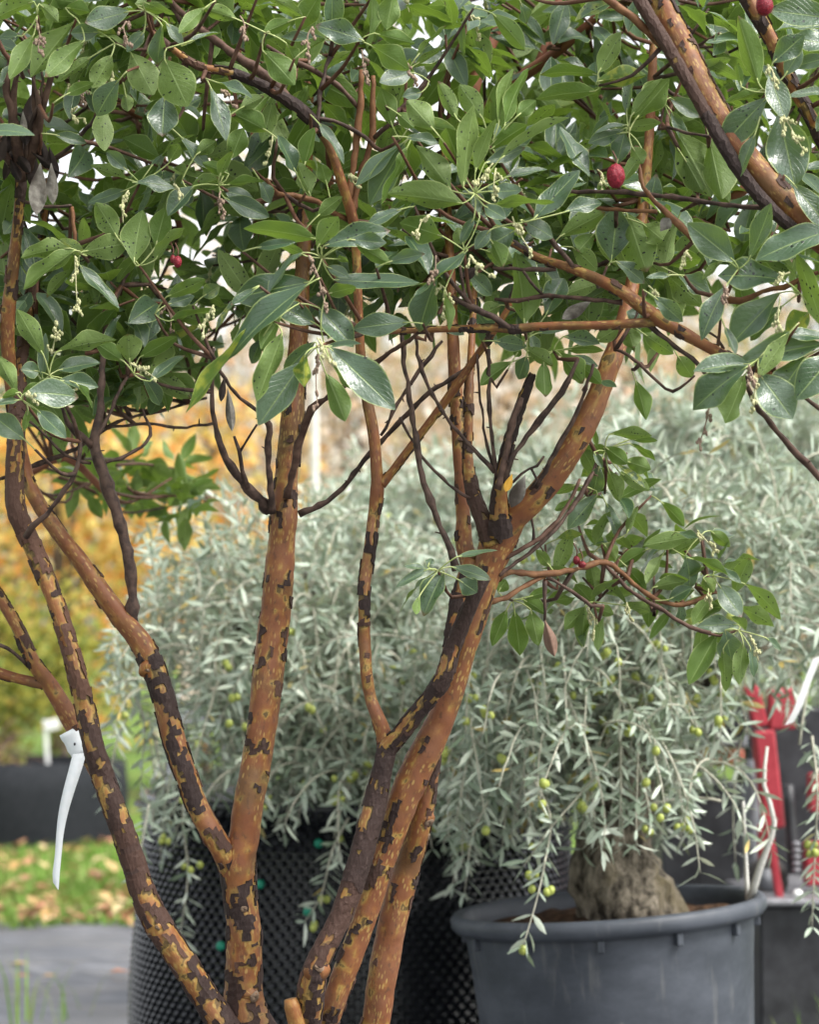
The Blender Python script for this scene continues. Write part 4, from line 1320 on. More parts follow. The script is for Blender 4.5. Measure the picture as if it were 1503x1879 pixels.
# thin twigs: width px, tone 0 dark .. 1 reddish
TW = [
 (0, [(243, 1150, 24, 3.76), (243, 1095, 20, 3.76), (236, 1025, 20, 3.76), (216, 950, 22, 3.76), (196, 890, 22, 3.76), (180, 842, 25, 3.76), (172, 812, 20, 3.76), (182, 760, 15, 3.77), (187, 690, 14, 3.78), (192, 610, 11, 3.8), (215, 540, 8, 3.82), (235, 500, 6, 3.83)]),
 (0, [(170, 818, 16, 3.76), (148, 802, 13, 3.74), (125, 776, 10, 3.72), (110, 740, 7, 3.7)]),
 (0, [(178, 800, 8, 3.76), (200, 760, 7, 3.78), (218, 720, 6, 3.8), (235, 690, 5, 3.82)]),
 (0, [(190, 850, 8, 3.77), (235, 836, 7, 3.8), (268, 812, 6, 3.82), (275, 785, 6, 3.84), (262, 752, 5, 3.86)]),
 (0, [(200, 784, 5, 3.9), (270, 778, 6, 3.95), (330, 785, 6, 4.0), (390, 776, 5, 4.05)]),
 (0, [(0, 880, 9, 3.95), (60, 855, 9, 3.98), (140, 822, 8, 4.0), (215, 775, 7, 4.05), (290, 755, 6, 4.1), (380, 730, 5, 4.15)]),
 (0, [(48, 985, 13, 3.7), (60, 965, 12, 3.69), (85, 945, 10, 3.68), (118, 900, 9, 3.67), (142, 855, 9, 3.67), (147, 810, 8, 3.67), (135, 780, 6, 3.67)]),
 (0, [(168, 850, 7, 3.76), (120, 835, 6, 3.75), (85, 800, 6, 3.74), (55, 775, 5, 3.73)]),
 (0, [(492, 935, 25, 3.76), (478, 918, 19, 3.74), (445, 885, 16, 3.72), (415, 842, 15, 3.7), (400, 800, 13, 3.69), (391, 755, 11, 3.68), (388, 700, 9, 3.67), (392, 640, 7, 3.65)]),
 (0, [(455, 895, 10, 3.72), (445, 862, 8, 3.71), (438, 825, 8, 3.7), (430, 800, 6, 3.7)]),
 (0, [(440, 828, 6, 3.7), (455, 805, 5, 3.69), (470, 780, 4, 3.68)]),
 (0, [(498, 940, 16, 3.75), (496, 885, 12, 3.73), (491, 825, 12, 3.72), (494, 780, 12, 3.71), (470, 752, 9, 3.69), (440, 730, 8, 3.67), (412, 695, 7, 3.65), (385, 640, 6, 3.62)]),
 (.2, [(526, 915, 16, 3.76), (540, 860, 15, 3.75), (553, 800, 16, 3.74), (572, 752, 16, 3.72), (586, 738, 13, 3.71), (629, 710, 10, 3.68), (682, 668, 9, 3.65), (759, 618, 8, 3.6), (800, 570, 7, 3.57)]),
 (0, [(548, 944, 14, 3.78), (600, 920, 11, 3.78), (640, 882, 10, 3.78), (680, 832, 10, 3.77), (740, 768, 10, 3.75), (790, 720, 9, 3.73), (850, 680, 8, 3.72), (885, 640, 7, 3.71)]),
 (0, [(700, 800, 6, 3.8), (730, 740, 7, 3.8), (770, 680, 8, 3.8), (810, 625, 7, 3.8)]),
 (0, [(838, 1045, 15, 3.62), (826, 1010, 13, 3.62), (808, 965, 12, 3.62), (784, 905, 13, 3.62), (770, 855, 12, 3.62), (762, 800, 11, 3.62), (752, 735, 10, 3.62), (742, 665, 9, 3.62), (736, 590, 8, 3.63)]),
 (0, [(908, 868, 9, 3.62), (870, 825, 7, 3.62), (830, 780, 7, 3.62), (800, 735, 8, 3.62), (775, 680, 8, 3.62), (762, 620, 7, 3.62)]),
 (0, [(862, 915, 6, 3.64), (825, 890, 6, 3.64), (785, 850, 6, 3.64), (752, 800, 5, 3.64), (732, 765, 4, 3.64)]),
 (0, [(912, 875, 10, 3.62), (903, 800, 8, 3.62), (897, 720, 8, 3.62), (897, 640, 7, 3.62)]),
 (0, [(905, 860, 7, 3.64), (890, 800, 5, 3.64), (880, 720, 5, 3.64), (876, 650, 4, 3.64)]),
 (0, [(922, 880, 14, 3.61), (940, 840, 12, 3.6), (968, 800, 12, 3.6), (1005, 752, 12, 3.59), (1040, 705, 11, 3.58), (1060, 660, 8, 3.58)]),
 (.1, [(912, 900, 14, 3.6), (925, 850, 13, 3.6), (940, 780, 13, 3.6), (958, 730, 10, 3.6)]),
 (0, [(985, 895, 8, 3.62), (1010, 845, 8, 3.61), (1040, 792, 8, 3.6), (1070, 730, 7, 3.59), (1088, 670, 6, 3.58)]),
 (0, [(940, 885, 5, 3.63), (970, 860, 5, 3.63), (985, 855, 5, 3.63), (1000, 838, 4, 3.63)]),
 (0, [(975, 860, 5, 3.63), (985, 880, 5, 3.63), (975, 895, 4, 3.63)]),
 (.5, [(645, 395, 15, 3.71), (655, 345, 13, 3.71), (672, 292, 12, 3.71), (682, 256, 13, 3.71), (684, 200, 11, 3.71), (684, 140, 8, 3.71)]),
 (.1, [(682, 258, 10, 3.71), (700, 242, 9, 3.7), (725, 215, 8, 3.69), (748, 186, 7, 3.68)]),
 (.6, [(636, 372, 14, 3.7), (646, 320, 12, 3.7), (654, 260, 12, 3.7), (661, 195, 12, 3.7), (664, 130, 9, 3.7)]),
 (0, [(562, 216, 10, 3.66), (612, 222, 8, 3.67), (655, 243, 8, 3.69), (682, 262, 7, 3.7)]),
 (.2, [(658, 200, 9, 3.7), (620, 158, 9, 3.7), (570, 128, 10, 3.7), (520, 105, 9, 3.7), (490, 85, 6, 3.7)]),
 (0, [(582, 235, 8, 3.66), (586, 180, 8, 3.67), (596, 140, 8, 3.68), (612, 88, 9, 3.69)]),
 (.2, [(540, 192, 18, 3.67), (490, 142, 17, 3.67), (436, 104, 16, 3.68), (390, 72, 15, 3.7), (350, 40, 12, 3.72), (310, 0, 9, 3.74)]),
 (.4, [(640, 405, 10, 3.72), (610, 388, 10, 3.7), (583, 372, 11, 3.68), (540, 360, 11, 3.66), (508, 356, 9, 3.64), (490, 330, 6, 3.62)]),
 (.4, [(1215, 88, 17, 3.47), (1192, 62, 16, 3.46), (1165, 36, 15, 3.45), (1125, 5, 14, 3.45), (1080, -30, 11, 3.45)]),
 (0, [(1020, 495, 9, 3.54), (960, 495, 8, 3.54), (905, 494, 7, 3.54)]),
 (.1, [(1142, 554, 8, 3.5), (1060, 548, 8, 3.52), (993, 543, 8, 3.54), (950, 552, 8, 3.55), (908, 550, 6, 3.56)]),
 (0, [(996, 540, 6, 3.54), (975, 520, 5, 3.53), (960, 500, 5, 3.52)]),
 (.1, [(1057, 495, 11, 3.52), (1032, 465, 10, 3.52), (1009, 436, 9, 3.52), (985, 400, 7, 3.53)]),
 (0, [(936, 602, 14, 3.51), (905, 583, 13, 3.51), (870, 565, 12, 3.51), (828, 546, 10, 3.51)]),
 (0, [(1192, 598, 10, 3.48), (1225, 625, 9, 3.47), (1255, 648, 9, 3.46), (1282, 668, 9, 3.45), (1300, 690, 7, 3.44)]),
 (0, [(1410, 384, 9, 3.48), (1330, 376, 9, 3.5), (1250, 364, 9, 3.52), (1150, 354, 10, 3.54), (1080, 352, 9, 3.56), (1025, 350, 7, 3.58)]),
 (.4, [(1275, 440, 12, 3.5), (1250, 415, 12, 3.5), (1218, 385, 11, 3.51), (1190, 358, 10, 3.52), (1176, 325, 8, 3.53), (1168, 270, 6, 3.55)]),
 (.4, [(1205, 388, 8, 3.52), (1150, 386, 8, 3.54), (1095, 383, 7, 3.56)]),
 (0, [(1300, 250, 6, 3.5), (1260, 245, 6, 3.52), (1225, 235, 6, 3.54)]),
 (.1, [(1366, 690, 9, 3.42), (1385, 738, 10, 3.42), (1415, 778, 11, 3.42), (1452, 822, 12, 3.43), (1480, 850, 13, 3.44), (1530, 905, 13, 3.45)]),
 (.1, [(1465, 715, 8, 3.44), (1490, 740, 9, 3.44), (1530, 765, 9, 3.44)]),
 (.5, [(1325, 548, 14, 3.46), (1360, 552, 12, 3.46), (1400, 535, 11, 3.46), (1440, 525, 10, 3.45), (1500, 500, 9, 3.45)]),
 (0, [(1300, 610, 6, 3.46), (1318, 620, 5, 3.46), (1328, 640, 6, 3.45)]),
 (.4, [(912, 1060, 16, 3.68), (935, 1050, 13, 3.7), (990, 1054, 12, 3.74), (1050, 1046, 11, 3.78), (1110, 1032, 11, 3.82), (1150, 1060, 9, 3.84), (1200, 1098, 8, 3.86), (1255, 1110, 8, 3.88), (1310, 1085, 6, 3.9)]),
 (.2, [(1108, 1034, 9, 3.82), (1160, 1085, 8, 3.82), (1220, 1122, 8, 3.82), (1265, 1150, 8, 3.82), (1305, 1162, 7, 3.82)]),
 (.4, [(895, 1105, 13, 3.68), (930, 1095, 11, 3.7), (970, 1072, 9, 3.73), (1000, 1058, 7, 3.75)]),
 (.1, [(1005, 1060, 7, 3.75), (1050, 1085, 7, 3.77), (1085, 1110, 6, 3.79), (1105, 1112, 5, 3.8)]),
 (.1, [(915, 1055, 9, 3.66), (950, 1030, 8, 3.68), (1000, 990, 8, 3.71), (1040, 945, 9, 3.74), (1080, 885, 9, 3.77), (1098, 840, 7, 3.79)]),
 (.3, [(925, 1025, 9, 3.66), (965, 1005, 8, 3.67), (1005, 975, 8, 3.69), (1040, 930, 7, 3.71), (1065, 880, 6, 3.73)]),
 (0, [(980, 1000, 7, 3.68), (978, 970, 6, 3.68), (974, 945, 5, 3.68)]),
 (0, [(1000, 1065, 8, 3.75), (1000, 1100, 7, 3.75), (1000, 1140, 5, 3.75)]),
 (.1, [(1130, 640, 6, 3.6), (1165, 660, 6, 3.58), (1205, 700, 6, 3.56), (1235, 718, 6, 3.54), (1275, 690, 5, 3.52)]),
 (.5, [(132, 380, 8, 3.72), (134, 410, 8, 3.71), (137, 450, 7, 3.7)]),
 (0, [(45, 372, 7, 3.73), (95, 380, 6, 3.72), (132, 378, 6, 3.72)]),
 (0, [(95, 295, 8, 3.74), (130, 270, 7, 3.72), (160, 235, 7, 3.7), (190, 200, 6, 3.66)]),
 (0, [(0, 1184, 7, 3.82), (25, 1198, 7, 3.83), (52, 1222, 6, 3.84)]),
]
# the dark withered bunch at the upper left
for x0, y0, x1, y1, w in ((38, 330, 12, 150, 20), (42, 320, 30, 150, 14), (46, 320, 62, 140, 12), (52, 315, 92, 145, 16), (44, 318, 78, 165, 10), (34, 325, -20, 190, 12), (48, 300, 70, 180, 14)):
    TW.append((.15 if w > 11 else 0, [(x0, y0, w * 1.15, 3.67), ((x0 + x1) / 2 + rng.normal() * 7, (y0 + y1) / 2, w, 3.62), (x1, y1, w * .7, 3.6), (x1 + rng.normal() * 10, y1 - 50, w * .4, 3.6)]))

SLIM = [.86, .75, .75, .78, .8, .72, .84, .79, .87, .8, .8, .85, .9, .84, .85, .85, .9, 1, 1]
stem_samples = []
stem_samples_r = []
flake_jobs = []
stem_objs = []
for si, (nm, pts) in enumerate(STEMS):
    arr = np.array([[*P(x, y, d), w * SLIM[si] * d / FPX / 2, dk] for x, y, w, d, dk in pts])
    wmax = max(p[2] for p in pts)
    cell = 0.0052
    C = catmull(arr, cell)
    rad = np.maximum(C[:, 3], 0.001)
    dark = np.clip(C[:, 4] * (1.12 if si == 14 else 0.98 if si == 5 else 1.0 if si == 1 else 0.98 if si == 2 else 0.84), 0, 1)
    T, Nn, Bb = frames(C[:, :3])
    sides = int(np.clip(round(2 * math.pi * np.median(rad) / cell), 10, 42))
    th = np.linspace(0, 2 * math.pi, sides, endpoint=False)
    n = len(C)
    dirs = np.cos(th)[None, :, None] * Nn[:, None, :] + np.sin(th)[None, :, None] * Bb[:, None, :]
    s = np.concatenate([[0], np.cumsum(np.linalg.norm(np.diff(C[:, :3], axis=0), axis=1))])
    S0 = C[:, None, :3] + dirs * rad[:, None, None]
    fld = np.zeros((n, sides))
    lump = np.zeros((n, sides))
    for i in range(n):
        for j in range(sides):
            q = Vector(C[i, :3] + dirs[i, j] * rad[i])
            e = Vector((math.cos(th[j]) * rad[i] * 50, math.sin(th[j]) * rad[i] * 50, s[i] * 36 + si * 7.3))
            fld[i, j] = mnoise.noise(e) + 0.6 * mnoise.noise(e * 2.1 + Vector((5, 1, 2))) + 0.6 * mnoise.noise(Vector((th[j] * 2, s[i] * 3.0, si * 3.1)))
            lump[i, j] = 0.1 * mnoise.noise(q * 14) + 0.06 * mnoise.noise(q * 45) + 0.035 * mnoise.noise(q * 110) + 0.06 * math.sin(th[j] * 2 + s[i] * 9 + si)
    S1 = C[:, None, :3] + dirs * (rad[:, None, None] * (1 + lump[..., None]))
    rank = np.empty(n * sides)
    rank[np.argsort(fld.ravel())] = np.linspace(0, 1, n * sides)
    rank = rank.reshape(n, sides)
    age = np.clip((rank - dark[:, None]) / 0.62, 0, 1)
    F = [(i * sides + j, i * sides + (j + 1) % sides, (i + 1) * sides + (j + 1) % sides, (i + 1) * sides + j) for i in range(n - 1) for j in range(sides)]
    F.append(tuple(range(sides))[::-1])
    F.append(tuple((n - 1) * sides + j for j in range(sides)))
    UV = np.stack([np.broadcast_to(th[None, :] * np.median(rad) * 4, (n, sides)), np.broadcast_to(s[:, None], (n, sides))], -1)
    a = Acc()
    a.add(S1.reshape(-1, 3), F, UV.reshape(-1, 2), age.ravel())
    so = a.build('trunk' if nm == 'trunk' else 'limb', M['bark'], tree)
    stem_objs.append(so)
    for i in range(0, n, 6):
        stem_samples.append(C[i, :3])
        stem_samples_r.append([*C[i, :3], rad[i]])
    # plates of old bark: joined neighbouring cells, lifted off the skin
    isd = (rank < dark[:, None])[:-1]
    jit = rng.uniform(-0.42, 0.42, (n, sides, 2)) * cell
    tang = np.cross(dirs, T[:, None, :])
    PJ = S1 + tang * jit[..., :1] + T[:, None, :] * jit[..., 1:]
    lab = -np.ones((n - 1, sides), int)
    ncomp = 0
    comps = []
    for i in range(n - 1):
        for j in range(sides):
            if isd[i, j] and lab[i, j] < 0:
                stack = [(i, j)]
                lab[i, j] = ncomp
                cells = []
                while stack:
                    a_, b_ = stack.pop()
                    cells.append((a_, b_))
                    for da, db in ((1, 0), (-1, 0), (0, 1), (0, -1)):
                        u_, v_ = a_ + da, (b_ + db) % sides
                        if 0 <= u_ < n - 1 and isd[u_, v_] and lab[u_, v_] < 0 and len(cells) + len(stack) < 420:
                            lab[u_, v_] = ncomp
                            stack.append((u_, v_))
                comps.append(cells)
                ncomp += 1
    for cells in comps:
        if len(cells) < 2:
            continue
        h = rng.uniform(0.0009, 0.0024)
        cs = set(cells)
        idx, V = {}, []

        def vid(i, j, low=False):
            key = (i, j, low)
            if key not in idx:
                idx[key] = len(V)
                hh = -0.0006 if low else h + 0.0011 * mnoise.noise(Vector((i * 0.6, j * 0.6, si)))
                V.append(PJ[i, j] + dirs[i, j] * hh)
            return idx[key]
        Fc = []
        for (i, j) in cells:
            k = (j + 1) % sides
            Fc.append((vid(i, j), vid(i, k), vid(i + 1, k), vid(i + 1, j)))
            for (nb, p0, p1) in (((i - 1, j), (i, j), (i, k)), ((i, k), (i, k), (i + 1, k)), ((i + 1, j), (i + 1, k), (i + 1, j)), ((i, (j - 1) % sides), (i + 1, j), (i, j))):
                if nb not in cs:
                    Fc.append((vid(*p0), vid(*p0, True), vid(*p1, True), vid(*p1)))
        V = np.array(V)
        px, py, pd = pix(V.mean(0))
        face = (dirs[cells[0][0], cells[0][1]] @ nrm(CAM - V.mean(0)))
        show = len(cells) * (1.0 if -10 < px < 1513 and -10 < py < 1890 else 0.05) * (1.0 if face > -0.2 or len(cells) > 60 else 0.2)
        flake_jobs.append((show, V, Fc, si))

flake_jobs.sort(key=lambda t: -t[0])
for show, V, Fc, si in flake_jobs[:290]:
    a = Acc()
    a.add(V, Fc, None, rng.uniform() ** 2.2)
    a.build('bark_flake', M['flake'], stem_objs[si], V.mean(0), smooth=False)
a = Acc()
for show, V, Fc, si in flake_jobs[290:]:
    a.add(V, Fc, None, rng.uniform() ** 1.2)
a.build('small_bark_flakes', M['flake'], tree, smooth=False, kind='stuff')
print('flakes', len(flake_jobs))

for pts in BACK:
    arr = np.array([[*P(x, y, d), w * d / FPX / 2] for x, y, w, d in pts])
    C = catmull(arr, 0.03)
    a = Acc()
    tube(a, C[:, :3], C[:, 3], 10)
    a.build('limb', M['red_limb'], tree)
    stem_samples += list(C[::2, :3])
for tone, pts in TW:
    arr = np.array([[*P(x, y, d), w * d / FPX / 2] for x, y, w, d in pts])
    C = catmull(arr, 0.012)
    C[:, :3] += rng.normal(size=(len(C), 3)) * 0.0007
    rr = C[:, 3] * (1 + 0.14 * rng.normal(size=len(C)))
    a = Acc()
    tube(a, C[:, :3], np.maximum(rr, 0.0008), 7, tone)
    if tone < 0.3 and len(C) > 8:           # stubs and scars of shed leaves
        for i in rng.choice(np.arange(2, len(C) - 1), min(7, len(C) // 5), replace=False):
            o = nrm(rng.normal(size=3))
            tube(a, np.array([C[i, :3], C[i, :3] + o * (C[i, 3] + rng.uniform(0.003, 0.009))]), [0.0016, 0.0008], 4, tone)
    a.build('branch', M['limb_twig'] if tone >= 0.35 else M['twig'], tree)
    stem_samples += list(C[::4, :3])

samp0 = np.array(stem_samples_r)
# knots: lumps with a ringed scar where a branch was cut
for x, y, w, d in ((452, 1553, 26, 3.70), (276, 1726, 34, 3.645), (588, 1766, 36, 3.565), (272, 1232, 32, 3.70), (768, 1438, 22, 3.625), (786, 1505, 34, 3.675), (774, 1398, 16, 3.625), (472, 1222, 18, 3.735),
                   (828, 1247, 20, 3.57), (452, 1660, 22, 3.695), (470, 1818, 34, 3.69), (608, 1862, 26, 3.64), (793, 1535, 20, 3.685), (675, 1240, 12, 3.64), (295, 1695, 20, 3.645), (948, 975, 16, 3.62), (738, 1668, 16, 3.70), (394, 1546, 14, 3.69)):
    if w < 17:
        continue
    r = w * d / FPX / 2
    c = P(x, y, d + 0.003)
    kx, ky, kd = pix(samp0[:, :3])
    near = samp0[np.argmin((kx - x) ** 2 + (ky - y) ** 2 + ((kd - d - 0.03) * 900) ** 2)]
    off = (P(x, y, near[1]) - near[:3]) * np.array([1, 0, 1])
    lo = np.linalg.norm(off)
    if lo > near[3] * 0.92:
        off *= near[3] * 0.92 / lo
    ax = nrm(off + np.array([0, -math.sqrt(max(1e-8, near[3] ** 2 - off @ off)), 0]))
    c = near[:3] + ax * near[3] * 0.98
    a = Acc()
    tube(a, np.array([c + ax * r * q for q in (-0.8, -0.1, 0.12, 0.24, 0.28, 0.22, 0.14, 0.16)]), np.array([2.0, 1.5, 1.15, 0.9, 0.75, 0.6, 0.35, 0.1]) * r * rng.uniform(0.55, 0.72), 18, rng.uniform(0.2, 0.9))
    A_ = a.V[-1]
    A_ += np.array([[mnoise.noise(Vector(q * 60)) * r * 0.35 for _ in range(3)] for q in A_])
    kn = a.build('knot', M['bark'], tree)
    a = Acc()
    tube(a, np.array([c + ax * r * q for q in (0.12, 0.31, 0.29, 0.22)]), np.array([0.6, 0.5, 0.34, 0.1]) * r, 12)
    A_ = a.V[-1]
    A_ += np.array([[mnoise.noise(Vector(q * 90)) * r * 0.3 for _ in range(3)] for q in A_])
    a.build('scar', M['knot'], kn)
# cut stub at the foot of the stems
a = Acc()
tube(a, np.array([P(552, 1915, 3.61), P(543, 1872, 3.6), P(536, 1845, 3.595), P(533, 1832, 3.595)]), [0.015, 0.0125, 0.012, 0.0095], 14, 0.35)
a.build('stub', M['bark'], tree)

# white ribbon tied round the far left stem
d = 3.84
axis = nrm(P(150, 1360, d) - P(118, 1302, d))
bc = P(141, 1360, 3.845)
rib = empty('white_ribbon', bc, label='white plastic ribbon tied round the thin stem at the left', category='ribbon')
a = Acc()
C = np.array([bc + axis * t for t in np.linspace(-0.021, 0.021, 7)])
tube(a, C, 0.0192 + 0.0008 * np.sin(np.arange(7) * 2.0), 22)
a.build('band', M['ribbon'], rib)
a = Acc()
pts = np.array([[*P(x, y, dd), w * 3.7 / FPX / 2] for x, y, w, dd in ((146, 1382, 26, 3.80), (138, 1412, 25, 3.79), (126, 1452, 22, 3.785), (116, 1492, 18, 3.785), (110, 1530, 14, 3.785), (107, 1566, 13, 3.785), (103, 1602, 14, 3.785), (103, 1618, 12, 3.785), (107, 1632, 1, 3.785))])
C = catmull(pts, 0.008)
n = len(C)
V, F = [], []
for i in range(n):
    tw = 0.18 * math.sin(i / n * 5)
    sd = np.array([math.cos(tw), math.sin(tw), 0.1])
    for q in (-1, 1):
        V.append(C[i, :3] + sd * q * C[i, 3])
    for q in (1, -1):
        V.append(C[i, :3] + sd * q * C[i, 3] + [0, 0.0005, 0])
F = [(i * 4 + j, i * 4 + (j + 1) % 4, i * 4 + 4 + (j + 1) % 4, i * 4 + 4 + j) for i in range(n - 1) for j in range(4)] + [(3, 2, 1, 0)]
a.add(V, F)
a.build('tail', M['ribbon'], rib)
a = Acc()
ball(a, P(137, 1365, 3.823), (0.0018, 0.001, 0.0028), sub=1)
a.build('black_mark', M['ink'], rib)

